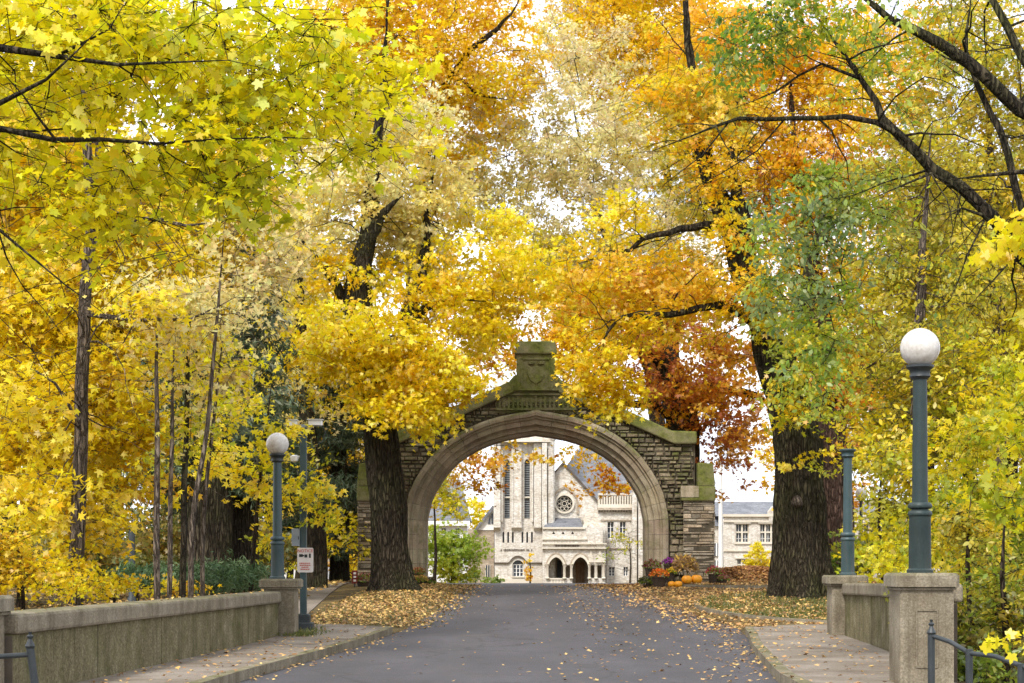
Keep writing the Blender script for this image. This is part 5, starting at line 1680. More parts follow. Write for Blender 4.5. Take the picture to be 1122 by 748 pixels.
# yellow shrubs along the left wall
T('yellow_shrub', 'low yellow leaved shrub rising over the left end of the wall', 'shrub', [(20, 700, 23, .05), (25, 650, 23, .03), (20, 610, 23, .015)],
  [(5, 616, 50, 36, 22, .5, 1.1, 'amber'), (36, 636, 50, 20, 23.2, .4, 1.0, 'gold'), (95, 644, 50, 8, 26, .3, 1.0, 'gold'), (-40, 600, 60, 70, 22, .8, 1.2, 'gold')], leaf=.074, cl=.18, per=26, sprays=True, twig=.0035, gaps=.25, seed=20, bark='bark_twig', sides=7, step=.3)
T('yellow_shrub', 'low orange yellow shrub just behind the middle of the left wall', 'shrub', [(120, 690, 28, .045), (125, 660, 28, .03), (130, 630, 28, .015)],
  [(130, 640, 60, 10, 28, .4, 1.1, 'gold'), (190, 642, 36, 7, 29.5, .3, 1.0, 'amber'), (60, 628, 60, 22, 26.5, .6, .9, 'gold')], leaf=.074, cl=.18, per=24, twig=.0035, gaps=.25, seed=21, bark='bark_twig', sides=7, step=.3)
# green yews behind the wall
for k, (px, d, rx, ry, lab) in enumerate(((232, 37, 40, 17, 'low dark green yew bush behind the left wall by the lamp'), (268, 39, 30, 18, 'green yew bush under the big dark twin trunks'), (190, 38, 36, 15, 'green yew bush behind the saplings'),
                                     (150, 40, 34, 14, 'low green bush at the left of the yews'), (255, 35, 36, 12, 'lighter green yew closest to the wall top'))):
    T('yew_bush', lab, 'shrub', [(px, 655, d, .05), (px, 645, d, .03), (px + 2, 630, d, .02)], [(px, 632, rx, ry, d, .8, 1.7, 'yew')], group='yew bushes behind the left wall', leaf=.12, shape='needle', mat='needle', cl=.16, per=22,
      twig=.003, up=.3, droop=-.2, seed=25 + k, bark='bark_twig', sides=7, step=.3)
# conifers
def conifer(label, px, d, r, h, spread, seed, bare=.1, bark='bark_dark', cov=1.0, lean=0, px2=None):
    x = X(px, d); z = float(zg(x, d))
    lob = []
    rr = random.Random(seed)
    n = int(h * 2.0)
    for i in range(n):
        t = bare + (1 - bare) * (i + .5) / n
        w = spread * (1 - t) ** .8 + .3
        for k in range(4):
            a = rr.uniform(0, 2 * PI); q = w * rr.uniform(.55, .85)
            lob.append((x + q * math.cos(a) * .75, d + q * math.sin(a) * .75, z + h * t - .25 * q, w * .42, w * .42, .22 + .05 * w, cov, 'conifer'))
    return T('conifer', label, 'tree', [(x, d, z, r), (x + lean * .3, d, z + h * .35, r * .8), (x + lean, d, z + h * .7, r * .45), (x + lean, d, z + h, .04)], lob, world=True, group='dark conifers left of the arch',
             leaf=.22, shape='needle', mat='needle', cl=.26, per=40, twig=.006, up=.7, droop=.5, flat=.3, seed=seed, bark=bark, sides=30, ridges=.07 if r > .3 else 0, step=.6)


conifer('massive dark trunk conifer, left one of the twin trunks', 228, 45, .62, 10.5, 3.0, 31, .30, 'bark_old', .7)
conifer('massive dark trunk conifer, right one of the twin trunks', 263, 46.5, .52, 9.5, 2.8, 32, .30, 'bark_dark', .7)
conifer('dark conifer with low hanging boughs beside the left buttress', 372, 64, .35, 10, 3.4, 33, .16, 'bark_dark', 1.0)
# tree by the pole and the yellow spray that hangs beside it
T('maple_tree', 'dark trunked tree with yellow leaves just behind the camera pole', 'tree', [(346, 655, 54, .36), (346, 600, 54, .32), (343, 540, 54, .28), (335, 440, 54, .22), (328, 330, 54, .15), (325, 220, 54.5, .10), (320, 90, 55, .05)],
  [(330, 400, 60, 70, 54, 2, .8, 'cream'), (330, 300, 60, 70, 55, 2, .9, 'cream'), (375, 585, 32, 26, 57, 1, .8, 'yellow'), (318, 520, 40, 36, 52, 1.2, 1.1, 'ygreen'), (280, 350, 50, 70, 56, 2, .7, 'pale'), (310, 200, 70, 60, 56, 2, 1.2, 'cream'), (370, 130, 70, 70, 57, 2, 1.1, 'yellow'), (260, 130, 70, 70, 57, 2, 1.0, 'yellow'), (260, 230, 50, 50, 56, 1.6, .9, 'yellow')],
  leaf=.16, cl=0.38, per=32, twig=.006, gaps=.25, seed=40, sides=20, bark='bark_dark', ridges=.04, twigs=60)
T('maple_tree', 'young yellow green maple whose spray hangs across the camera pole', 'tree', [(272, 665, 35.5, .055), (278, 600, 35.5, .045), (285, 530, 35.5, .035), (295, 440, 35.5, .02), (300, 400, 35.5, .01)],
  [(330, 535, 34, 22, 34.2, .4, .9, 'ygreen'), (352, 562, 18, 16, 34.2, .3, .9, 'ygreen'), (300, 490, 30, 30, 35.3, .6, .8, 'ygreen'), (262, 520, 30, 30, 35.5, .6, .7, 'yellow'), (300, 560, 22, 18, 35.4, .5, .7, 'ygreen'), (330, 478, 40, 10, 34, .4, .45, 'yellow'), (285, 590, 22, 18, 36, .5, .5, 'ygreen'), (240, 500, 30, 26, 37, .7, .9, 'yellow'), (255, 450, 34, 30, 38, .8, .9, 'ygreen')],
  leaf=.13, cl=.2, per=14, twig=.0035, gaps=.1, seed=41, sides=10, bark='bark_twig', step=.3)
# great golden tree left of the arch
T('elm_tree', 'great dark trunk left of the arch under a golden yellow crown', 'tree',
  [(433, 655, 50, .58), (431, 630, 50, .50), (428, 590, 50, .465), (424, 540, 50, .44), (418, 490, 50, .415), (413, 455, 50, .395), (404, 400, 50, .36), (394, 340, 50, .34), (396, 290, 50, .28), (404, 250, 50.3, .22), (410, 180, 50.5, .15), (420, 90, 51, .08), (425, 0, 51, .04)],
  [(395, 390, 75, 62, 48.5, 2.0, 1.7, 'gold'), (455, 388, 62, 46, 48.5, 2, 1.6, 'gold'), (345, 400, 50, 45, 49.5, 1.6, 1.2, 'gold'), (440, 440, 70, 40, 48.2, 1.4, 1.5, 'gold'), (468, 452, 26, 14, 47.8, .7, 1.3, 'yellow'), (500, 400, 36, 34, 48.5, 1.3, 1.4, 'gold'),
   (525, 340, 46, 40, 49.5, 1.8, 1.2, 'gold'), (560, 300, 50, 30, 50, 1.6, 1.0, 'gold'), (518, 424, 14, 10, 47.8, .5, 1.0, 'yellow'), (472, 468, 18, 10, 47.6, .5, 1.1, 'yellow'), (484, 438, 32, 20, 47.8, .8, 1.4, 'gold'), (508, 412, 26, 20, 47.8, .8, 1.3, 'gold'), (455, 455, 24, 12, 47.7, .6, 1.2, 'gold'), (455, 300, 50, 46, 51.6, 1.4, 1.1, 'cream'), (440, 265, 60, 40, 52, 1.4, .9, 'cream'), (545, 330, 44, 36, 52, 1.5, 1.2, 'gold'), (520, 370, 30, 26, 51.5, 1.0, 1.0, 'gold'), (530, 255, 46, 36, 53, 1.5, .9, 'yellow'), (500, 300, 40, 40, 52, 1.5, .9, 'gold'), (470, 320, 70, 50, 50, 2, 1.2, 'gold'), (380, 310, 60, 45, 50, 2, .9, 'gold'), (535, 280, 60, 55, 51, 2, 1.1, 'yellow'), (500, 422, 20, 14, 48, .6, 1.0, 'yellow'), (432, 455, 36, 10, 48.2, .8, .9, 'gold'),
   (400, 220, 90, 60, 51, 2, 1.42, 'cream'), (470, 210, 70, 60, 51.5, 2, 1.20, 'cream'), (340, 250, 60, 55, 51, 2, 1.27, 'cream'), (430, 140, 90, 50, 52, 2, 1.05, 'cream')],
  limbs=[[(396, 300, 50, .22), (404, 262, 49.8, .2), (420, 235, 49.6, .16), (440, 215, 49.5, .09)], [(408, 420, 50, .3), (440, 360, 50.2, .22), (462, 300, 50.5, .17), (470, 230, 51, .1), (478, 150, 51.5, .05)],
         [(412, 450, 49.8, .2), (450, 350, 49.5, .15), (492, 330, 49.4, .08), (540, 330, 49.4, .04)], [(398, 350, 50, .2), (360, 300, 50.2, .12), (320, 250, 50.5, .06)], [(425, 380, 50, .15), (470, 385, 49, .1), (520, 400, 48.6, .05)]],
  leaf=0.16, shape='star', cl=0.36, per=44, twig=.006, gaps=.3, up=0.7, droop=.6, seed=50, sides=96, ridges=.12, flare=.62, bark='bark_dark', sprout=(140, 2.2, .2))
# orange oak behind the arch
T('oak_tree', 'rust orange oak rising behind the right shoulder of the arch', 'tree',
  [(752, 640, 66, .68), (750, 560, 66, .62), (748, 470, 66, .58), (738, 425, 66, .5), (728, 385, 66, .36), (718, 345, 66, .22), (706, 300, 66, .10)],
  [(730, 395, 80, 50, 65, 3, 1.3, 'rust'), (790, 470, 46, 50, 65, 2.5, .9, 'rust'), (785, 400, 60, 45, 66, 3, 1.2, 'orange'), (640, 395, 50, 40, 65, 2, 1.0, 'amber'), (700, 330, 90, 50, 66, 3, 1.2, 'orange'), (625, 385, 36, 30, 66, 2, 1.0, 'amber'), (545, 385, 30, 22, 66, 2, 1.3, 'amber'), (545, 350, 40, 34, 67, 1.6, 1.2, 'amber'), (610, 345, 44, 30, 67, 1.6, 1.1, 'amber'), (555, 405, 16, 12, 65, 1.0, 1.2, 'gold'), (770, 440, 40, 30, 64.5, 1.6, .9, 'orange'),
   (812, 480, 24, 40, 64.5, 1.5, .7, 'rust'), (800, 430, 40, 24, 64.5, 1.5, 1.0, 'orange'), (815, 520, 16, 14, 64.5, 1.0, .5, 'rust'), (780, 520, 16, 28, 64.5, 1.2, .6, 'rust'),
   (658, 525, 30, 20, 63.5, 1, .75, 'orange'), (640, 500, 18, 22, 63.5, .8, .6, 'amber'), (675, 535, 22, 12, 63.5, .8, .8, 'amber'), (535, 510, 28, 24, 63.5, 1, .8, 'amber'), (515, 520, 18, 24, 63.5, .8, .8, 'orange'), (565, 490, 26, 8, 63.5, .8, .5, 'amber'), (598, 495, 16, 12, 63.5, .6, .6, 'amber'), (545, 535, 10, 9, 63.5, .4, .7, 'rust')],
  limbs=[[(742, 440, 66, .34), (775, 425, 66, .22), (820, 430, 65.8, .16), (860, 452, 65.6, .08)], [(735, 400, 66, .26), (690, 380, 65.5, .2), (640, 420, 64.5, .12), (590, 452, 64, .07), (545, 480, 63.6, .05)], [(745, 460, 65.8, .2), (700, 440, 65, .14), (665, 465, 64, .08), (655, 505, 63.6, .04)]],
  leaf=0.19, shape='star', cl=0.4, per=36, twig=.007, gaps=.35, up=0.6, droop=.5, seed=60, sides=44, ridges=.07, bark='bark_dark', twigs=80)
# pale airy tree over the road
T('ash_tree', 'airy pale straw coloured tree with many bare twigs above the arch', 'tree',
  [(728, 640, 76, .42), (722, 480, 76, .34), (705, 380, 76, .26), (675, 290, 76, .19), (645, 200, 76, .13), (625, 100, 76, .07)],
  [(610, 150, 110, 80, 74, 4, 0.97, 'pale'), (700, 190, 90, 70, 73, 4, 0.92, 'pale'), (550, 210, 80, 60, 75, 4, 0.97, 'cream'), (640, 70, 80, 50, 76, 4, 0.79, 'pale'), (660, 270, 80, 50, 74, 3, 1.06, 'pale'), (590, 290, 70, 40, 75, 3, 1.4, 'yellow'), (740, 260, 60, 60, 72, 3, 0.88, 'pale'), (520, 130, 60, 60, 76, 3, 0.79, 'cream')],
  leaf=.165, shape='star', cl=.36, per=44, twig=.009, gaps=.36, seed=65, sides=18, bark='bark_twig', twigs=420, step=.8, sprout=(160, 3.0, .1))
# old tree at the right of the arch
T('old_tree', 'huge old ridged trunk right of the arch leaning left as it rises', 'tree',
  [(880, 662, 47, .80), (879, 640, 47, .70), (878, 600, 47, .63), (877, 540, 47, .60), (873, 480, 47, .57), (864, 440, 47, .50), (850, 400, 47, .43), (838, 360, 47, .36), (822, 310, 47.3, .31), (805, 260, 47.8, .25), (788, 215, 48.2, .21), (770, 165, 48.5, .15), (760, 100, 49, .09), (752, 0, 49.5, .05)],
  [(662, 415, 30, 36, 46.5, 1.2, 1.6, 'gold'), (672, 365, 46, 36, 46.5, 1.6, 1.5, 'gold'), (665, 445, 18, 16, 46.2, .6, 1.4, 'gold'), (640, 420, 26, 30, 46.3, 1.0, 1.3, 'gold'), (662, 456, 14, 12, 46.0, .5, 1.2, 'yellow'), (690, 420, 20, 30, 46.5, .9, 1.1, 'gold'), (825, 305, 30, 26, 45.6, .8, .8, 'amber'), (770, 110, 60, 60, 47.5, 1.6, .8, 'olive'), (785, 185, 44, 40, 46.8, .9, .8, 'amber'), (812, 250, 30, 40, 46.2, .8, .8, 'gold'), (800, 320, 50, 30, 46.0, .8, .9, 'amber'), (850, 350, 34, 30, 45.6, .7, .9, 'ygreen'), (745, 130, 50, 60, 47, 1.2, .8, 'amber'), (620, 310, 60, 45, 47.5, 2, 1.2, 'gold'), (700, 310, 70, 50, 47.5, 2, 1.1, 'amber'), (760, 330, 60, 50, 48, 2, .9, 'amber'), (690, 250, 70, 40, 48.5, 2, .8, 'yellow'),
   (880, 380, 46, 40, 44.5, 1.4, 1.1, 'leafgreen'), (868, 445, 36, 28, 44.8, 1, .9, 'ygreen'), (905, 430, 36, 40, 44, 1.2, .9, 'lime'), (880, 505, 26, 22, 45.2, .6, .35, 'ygreen'), (845, 300, 40, 50, 47, 2, .6, 'olive'), (780, 240, 60, 50, 49, 2, .7, 'olive')],
  limbs=[[(855, 410, 47, .26), (872, 370, 47.3, .2), (884, 310, 47.8, .14), (900, 240, 48.3, .09), (915, 160, 49, .05)], [(836, 355, 46.8, .17), (790, 335, 46.6, .11), (735, 345, 46.5, .08), (680, 350, 46.4, .07), (650, 390, 46.4, .04)],
         [(800, 245, 47.8, .13), (745, 250, 47.5, .09), (690, 270, 47.4, .06), (630, 290, 47.4, .04)], [(815, 300, 47.3, .26), (815, 240, 47.6, .2), (800, 180, 48, .12), (810, 100, 48.4, .06)], [(860, 440, 46.4, .14), (880, 420, 45.2, .08), (895, 400, 44.6, .05)]],
  leaf=0.15, shape='star', cl=0.34, per=40, twig=.006, gaps=.3, seed=70, sides=112, ridges=.17, flare=.58, bark='bark_old', twigs=150, sprout=(260, 2.2, .5))
old = [o for o in bpy.data.objects if o.name.startswith('old_tree')][0]
mb = MB()
bc = P(873.5, 549, 46.32)
for k_ in range(3):
    mb.lathe([(.005, 0), (.10, .02), (.145, .07), (.15, .12), (.13, .2), (.09, .27), (.03, .31), (.005, .315)], 0, 0, 16) if k_ == 0 else None
mb.v = [(bc[0] + x * (1 + .25 * mnoise.noise(V((x * 14, y * 14, z * 9)))), bc[1] + y * .9, bc[2] - .16 + z) for x, y, z in mb.v]
mb.build('burr', M['bark_grey'], old, 70)
# reddish trunk behind it with a deep orange crown
T('oak_tree', 'reddish brown trunk with deep orange crown directly behind the huge old trunk', 'tree',
  [(918, 640, 58, .62), (916, 560, 58, .55), (912, 480, 58, .5), (905, 400, 58, .42), (890, 300, 58.5, .32), (875, 200, 59, .2), (865, 80, 60, .1)],
  [(865, 195, 80, 70, 60, 3, .55, 'orange'), (855, 180, 100, 90, 59.5, 3, 1.3, 'amber'), (900, 270, 70, 60, 59, 3, 1.35, 'amber'), (800, 80, 110, 80, 61, 3, 1.35, 'amber'), (900, 60, 90, 70, 61, 3, 1.35, 'amber'), (930, 440, 40, 50, 57, 2, 0.68, 'orange'), (790, 170, 70, 70, 61, 3, 1.22, 'olive'), (960, 150, 70, 80, 60, 3, 1.22, 'amber'), (930, 350, 50, 50, 58, 2, 0.94, 'olive'), (940, 490, 22, 10, 56.5, .8, 0.68, 'rust')],
  limbs=[[(910, 440, 57.6, .2), (935, 410, 57, .12), (965, 395, 56.5, .06)]],
  leaf=0.18, cl=0.45, per=40, twig=.007, gaps=.28, seed=75, sides=36, ridges=.06, bark='bark_red')
# upper orange maples behind the arch
T('maple_tree', 'tall amber crowned maple showing at the top centre left of the picture', 'tree', [(448, 640, 72, .42), (448, 460, 72, .36), (452, 300, 72, .24), (470, 150, 72, .15), (480, 0, 72, .08)],
  [(440, 60, 90, 70, 71, 4, 1.65, 'gold'), (530, 70, 70, 60, 72, 3, 1.35, 'gold'), (420, 130, 80, 50, 71, 3, 1.50, 'gold'), (500, -20, 90, 60, 72, 4, 1.35, 'amber'), (380, 20, 80, 60, 71, 3, 1.50, 'gold'), (500, 150, 70, 50, 73, 3, 1.05, 'gold')],
  limbs=[[(475, 120, 72, .16), (510, 60, 71, .13), (548, 30, 70.5, .1), (575, -10, 70, .06)], [(478, 60, 72, .12), (520, 100, 71, .08), (560, 110, 70.5, .05)]],
  leaf=0.19, cl=0.5, per=42, twig=.008, gaps=.34, seed=80, sides=14, twigs=120, step=.8)
T('maple_tree', 'orange and yellow crowned maple at the top centre right of the picture', 'tree', [(738, 640, 82, .42), (738, 460, 82, .36), (735, 300, 82, .24), (730, 150, 82, .15), (725, 0, 82, .08)],
  [(680, 40, 90, 60, 80, 4, 1.50, 'gold'), (760, 50, 80, 70, 80, 4, 1.65, 'gold'), (720, 130, 90, 60, 81, 4, 1.35, 'gold'), (640, 20, 60, 60, 82, 3, 1.05, 'pale'), (720, -30, 120, 50, 80, 4, 1.50, 'amber'), (640, 330, 90, 50, 82, 3, 1.50, 'gold'), (740, 330, 80, 60, 82, 3, 1.50, 'orange')],
  leaf=0.19, cl=0.5, per=42, twig=.008, gaps=.32, seed=81, sides=14, twigs=120, step=.8)
# locust with bare diagonal limbs from the right edge
T('locust_tree', 'near tree leaning in from the right with dark bare diagonal limbs and feathery green leaves', 'tree',
  [(1420, 720, 23, .32), (1400, 560, 23, .28), (1350, 420, 23, .25), (1280, 300, 23.2, .2), (1230, 190, 23.4, .17), (1180, 60, 23.6, .12), (1160, -80, 24, .08)],
  [(880, 255, 60, 50, 24, 1.1, .36, 'bluegreen'), (925, 230, 60, 40, 24, 1.1, .34, 'bluegreen'), (890, 310, 60, 50, 24, 1.1, .30, 'bluegreen'), (890, 280, 80, 70, 24.6, 1.2, .22, 'lime'), (850, 320, 30, 46, 24, .6, .28, 'bluegreen'), (915, 210, 50, 30, 24, .8, .3, 'leafgreen'), (905, 400, 40, 50, 23.8, .8, .3, 'leafgreen'), (870, 420, 30, 40, 24, .6, .25, 'leafgreen'), (900, 360, 46, 50, 24, .8, .28, 'leafgreen'), (845, 30, 56, 36, 23, .8, .6, 'green'), (810, 60, 34, 26, 23, .6, .5, 'green'), (880, 20, 60, 30, 23, .8, .7, 'leafgreen'),
   (960, 60, 60, 60, 24, 1.2, .35, 'leafgreen'), (1040, 300, 70, 60, 25, 1.2, .35, 'olive'), (950, 210, 40, 30, 24, .8, .5, 'leafgreen'), (1060, 40, 60, 50, 25, 1.2, .4, 'olive'), (900, 200, 50, 20, 24, .6, .4, 'lime'), (980, 230, 40, 26, 24, .6, .3, 'lime')],
  limbs=[[(1330, 400, 23, 0.1280), (1240, 370, 23, 0.0960), (1140, 300, 23, 0.0840), (1085, 240, 23, 0.0800), (1050, 205, 23, 0.0760), (1005, 165, 23.1, 0.0680), (970, 130, 23.2, 0.0600), (945, 90, 23.4, 0.0496), (915, 45, 23.6, 0.0384), (890, 10, 23.8, 0.0240), (875, -40, 24, 0.0120)],
         [(1260, 250, 23.2, 0.1200), (1180, 165, 23.2, 0.1040), (1122, 118, 23.2, 0.0920), (1060, 68, 23.2, 0.0800), (1000, 32, 23.3, 0.0680), (950, 2, 23.4, 0.0560), (880, -50, 23.6, 0.0400)],
         [(988, 148, 23.1, 0.0400), (960, 134, 23, 0.0368), (925, 128, 22.9, 0.0336), (870, 130, 22.8, 0.0288), (810, 130, 22.7, 0.0240), (760, 148, 22.6, 0.0176), (715, 165, 22.5, 0.0112), (670, 170, 22.4, 0.0056)],
         [(1122, 240, 23, 0.0520), (1105, 170, 23.2, 0.0480), (1085, 120, 23.4, 0.0400), (1060, 60, 23.6, 0.0320), (1065, -20, 24, 0.0240)],
         [(1060, 215, 23, 0.0240), (1020, 190, 22.7, 0.0208), (985, 205, 22.4, 0.0144), (950, 220, 22.2, 0.0080)],
         [(1140, 300, 23, 0.0360), (1095, 250, 22.6, 0.0280), (1055, 228, 22.3, 0.0176), (1020, 238, 22, 0.0096)],
         [(1080, 238, 23, 0.0160), (1060, 280, 22.8, 0.0128), (1040, 330, 22.6, 0.0080), (1010, 350, 22.6, 0.0048)],
         [(1140, 90, 23.4, 0.0640), (1110, 50, 23.6, 0.0560), (1088, 0, 23.8, 0.0480), (1070, -50, 24, 0.0320)],
         [(1200, 210, 23.2, 0.0480), (1150, 190, 22.8, 0.0400), (1090, 190, 22.6, 0.0240), (1020, 200, 22.5, 0.0120)],
         [(940, 85, 23.4, 0.0240), (900, 70, 23.2, 0.0176), (850, 100, 23, 0.0112), (800, 120, 22.8, 0.0064)],
         [(860, 130, 22.8, 0.0128), (830, 165, 22.7, 0.0088), (790, 190, 22.6, 0.0064), (740, 215, 22.5, 0.0040)],
         [(800, 132, 22.7, 0.0128), (770, 170, 22.6, 0.0080), (730, 200, 22.5, 0.0048), (700, 235, 22.4, 0.0032)]],
  leaf=.085, shape='simple', cl=0.22, per=30, twig=.0035, gaps=.3, up=.4, droop=.8, flat=.45, seed=90, sides=20, bark='bark_old', twigs=200, step=.35, sprout=(330, 1.3, .9), sprays=True)
# near maple sprigs at the right edge
T('maple_tree', 'near maple beyond the right edge whose bright yellow sprigs poke into view', 'tree', [(1480, 900, 12.5, .14), (1470, 600, 12.5, .12), (1450, 300, 12.5, .09), (1430, 60, 12.5, .05)],
  [(1098, 262, 24, 18, 12.4, .25, 1.2, 'yellow'), (1122, 248, 30, 16, 12.4, .25, 1.3, 'yellow'), (1100, 555, 34, 22, 12.8, .3, .8, 'ygreen'), (1118, 480, 30, 26, 12.8, .3, .7, 'ygreen'), (1112, 708, 22, 12, 12.4, .2, 1.0, 'yellow'), (1200, 400, 80, 200, 12.6, .6, .6, 'ygreen')],
  leaf=0.088, shape='maple', cl=0.11, per=16, twig=.003, up=0.8, droop=.8, seed=95, sides=12, bark='bark_twig', step=.25, sprays=True)
# olive and yellow trees beyond the right wall
T('hackberry_tree', 'olive yellow small leaved tree behind the near right globe lamp', 'tree', [(1012, 650, 38, .2), (1010, 560, 38, .17), (1005, 440, 38, .14), (1010, 300, 38, .1), (1020, 150, 38, .05)],
  [(1000, 400, 70, 60, 38, 2, 1.1, 'olive'), (1040, 300, 80, 70, 39, 2, 1.0, 'olive'), (980, 300, 60, 60, 40, 2, .8, 'olive'), (1070, 420, 60, 70, 37, 2, 1.1, 'ygreen'), (960, 480, 40, 50, 38, 1.4, .9, 'ygreen'), (1010, 500, 60, 50, 36, 1.4, 1.2, 'ygreen'), (1000, 190, 80, 70, 40, 2, .7, 'olive')],
  leaf=.12, shape='simple', cl=0.34, per=36, twig=.005, gaps=.3, seed=100, sides=12, bark='bark_grey', twigs=150, sprout=(130, 1.8, .5), sprays=True)
T('hackberry_tree', 'tall yellow olive tree at the upper right corner behind the diagonal limbs', 'tree', [(1090, 660, 48, .26), (1092, 520, 48, .22), (1095, 350, 48, .18), (1085, 180, 48, .12), (1080, 20, 48, .06)],
  [(1070, 200, 90, 110, 48, 3, 1.2, 'olive'), (1060, 60, 90, 80, 48, 3, 1.1, 'olive'), (1110, 350, 70, 100, 48, 3, 1.1, 'ygreen'), (980, 60, 70, 70, 50, 3, .8, 'amber'), (1000, 200, 70, 80, 50, 3, .8, 'olive'), (1150, 250, 70, 250, 48, 3, 1, 'olive')],
  leaf=0.15, cl=0.45, per=40, twig=.006, gaps=.25, seed=101, sides=12, bark='bark_grey', twigs=80, sprout=(120, 2.2, .5))
# shrubbery beyond the right wall
rs = [('tall yellow green bush directly behind the panelled pillar', 1035, 27, [(1035, 560, 70, 60, 27, 1.2, 1.3, 'ygreen'), (1040, 640, 60, 50, 26, 1.0, 1.1, 'olive'), (1075, 500, 45, 50, 27.5, 1, 1.1, 'ygreen')], .11),
      ('yellow bush between the two right lamp posts', 965, 36, [(965, 590, 40, 40, 36, 1.2, 1.3, 'ygreen'), (960, 620, 34, 22, 35.5, 1, 1.3, 'yellow'), (985, 560, 40, 40, 36.5, 1, 1.1, 'olive')], .12),
      ('green bush low at the far right below the handrail', 1100, 22, [(1100, 705, 60, 50, 22, 1, 1.0, 'understory'), (1085, 650, 50, 46, 22.5, .9, .9, 'leafgreen'), (1070, 740, 50, 40, 21.5, .8, 1.1, 'green'), (1110, 660, 40, 40, 22, .8, .6, 'olive')], .09),
      ('large yellow bush filling the right edge below the locust', 1110, 30, [(1110, 560, 70, 70, 30, 1.4, 1.0, 'ygreen'), (1090, 600, 60, 60, 29.4, 1.2, 1.2, 'leafgreen'), (1050, 560, 40, 40, 26.4, .8, .6, 'leafgreen'), (1120, 450, 60, 70, 31, 1.4, 1.1, 'ygreen'), (1100, 640, 60, 50, 29, 1.2, 1.0, 'leafgreen')], .12),
      ('shady dark green bush behind the huge old trunk', 925, 54, [(928, 600, 26, 30, 53, 1.2, 1.3, 'leafgreen'), (915, 615, 24, 20, 53, 1, 1.2, 'green')], .13),
      ('olive bush with bare stems right of the panelled pillar', 1062, 24, [(1062, 610, 40, 60, 24, .8, .9, 'olive'), (1060, 690, 36, 50, 23.5, .8, .9, 'olive')], .08)]
for k, (lab, px, d, lob, lf) in enumerate(rs):
    x = X(px, d); z = float(zg(x, d))
    pyb = HY - (z - EYE) * F / d
    T('bush', lab, 'shrub', [(px, pyb, d, .06), (px + 3, pyb - 50, d, .045), (px - 2, pyb - 120, d, .03), (px + 2, pyb - 200, d, .015)], lob, group='bushes beyond the right wall', leaf=lf, shape='star' if lf > .1 else 'simple',
      cl=.22, per=26, sprays=True, twig=.0035, gaps=.26, up=.7, droop=.5, seed=110 + k, bark='bark_twig', sides=8, twigs=0, step=.35)
# planting seen through and beside the arch
def px_tree(name, lab, cat, px, d, rpb, lob, leaf=.2, seed=0, cl=.35, group=None, bark='bark_twig', r=.09, shape='star', twigs=0, per=20, top=None):
    x = X(px, d); z = float(zg(x, d)); pyb = HY - (z - EYE) * F / d
    top = top or (pyb - rpb)
    return T(name, lab, cat, [(px, pyb, d, r), (px + 1, pyb * .6 + top * .4, d, r * .7), (px - 1, top, d, r * .25)], lob, group=group, leaf=leaf, shape=shape, cl=cl, per=per, twig=.007, gaps=.2, seed=seed, sides=9, bark=bark, twigs=twigs)


px_tree('lime_tree', 'light green small tree just inside the left of the arch', 'tree', 495, 92, 60, [(492, 608, 32, 26, 92, 1.6, 2.2, 'lime'), (510, 598, 22, 20, 92, 1.2, 1.8, 'lime'), (478, 590, 18, 18, 92, 1, 1.6, 'lime'), (500, 628, 26, 10, 92, 1, 1.8, 'leafgreen')], .2, 121)
px_tree('maple_tree', 'yellow green leaning spray tree above the light green one inside the arch', 'tree', 476, 84, 110, [(490, 545, 18, 22, 84, 1, .8, 'ygreen'), (478, 520, 14, 30, 84, 1, .7, 'olive'), (495, 565, 20, 12, 84, .8, .8, 'ygreen')], .2, 122)
px_tree('orange_sapling', 'small upright orange sapling in front of the church tower', 'tree', 580.5, 172, 36, [(580, 627, 6, 11, 172, .7, 1.3, 'amber'), (579, 612, 5, 8, 172, .5, .7, 'amber')], .22, 123, .2)
for k, (px, py, rx, ry, d, lab) in enumerate(((534, 637, 9, 6, 150, 'small round green shrub left of the church tower'), (545, 636, 7, 6, 151, 'small round green shrub touching the church tower base'), (520, 630, 8, 9, 158, 'dark green shrub under the dark annex'))):
    px_tree('round_shrub', lab, 'shrub', px, d, 14, [(px, py, rx, ry, d, .7, 1.8, 'green')], .16, 124 + k, .14, 'shrubs before the church', r=.05)
px_tree('bare_tree', 'bare twiggy small tree in front of the church wing', 'tree', 690, 120, 60, [(692, 600, 24, 28, 120, 1.2, .06, 'olive'), (672, 606, 9, 9, 120, .6, .35, 'lime'), (676, 590, 12, 8, 120, .6, .3, 'olive')], .2, 130, .5, bark='bark_grey', r=.08, twigs=330)
px_tree('yellow_shrub', 'bright yellow rounded shrub before the stone hall', 'shrub', 832, 140, 30, [(830, 608, 13, 15, 140, .9, 1.9, 'yellow'), (838, 618, 12, 9, 140, .8, 1.8, 'yellow'), (824, 618, 10, 8, 140, .6, 1.5, 'yellow')], .16, 131, .16, r=.06)
px_tree('yellow_tree', 'yellow orange tree glowing between the tower and the left jamb', 'tree', 528, 230, 60, [(530, 568, 20, 16, 230, 3, 1.6, 'gold'), (518, 560, 12, 14, 230, 2, 1.3, 'yellow'), (545, 575, 8, 8, 230, 1.5, 1.2, 'gold')], .4, 132, .5, r=.3)
px_tree('orange_tree', 'bright orange yellow tree between the pole and the left buttress', 'tree', 372, 92, 90, [(375, 600, 32, 26, 92, 2, 1.7, 'amber'), (362, 575, 30, 30, 93, 2, 1.5, 'gold'), (388, 560, 24, 30, 94, 2, 1.2, 'yellow'), (395, 610, 18, 24, 92, 1.4, 1.4, 'amber')], .2, 133, .35, r=.2)
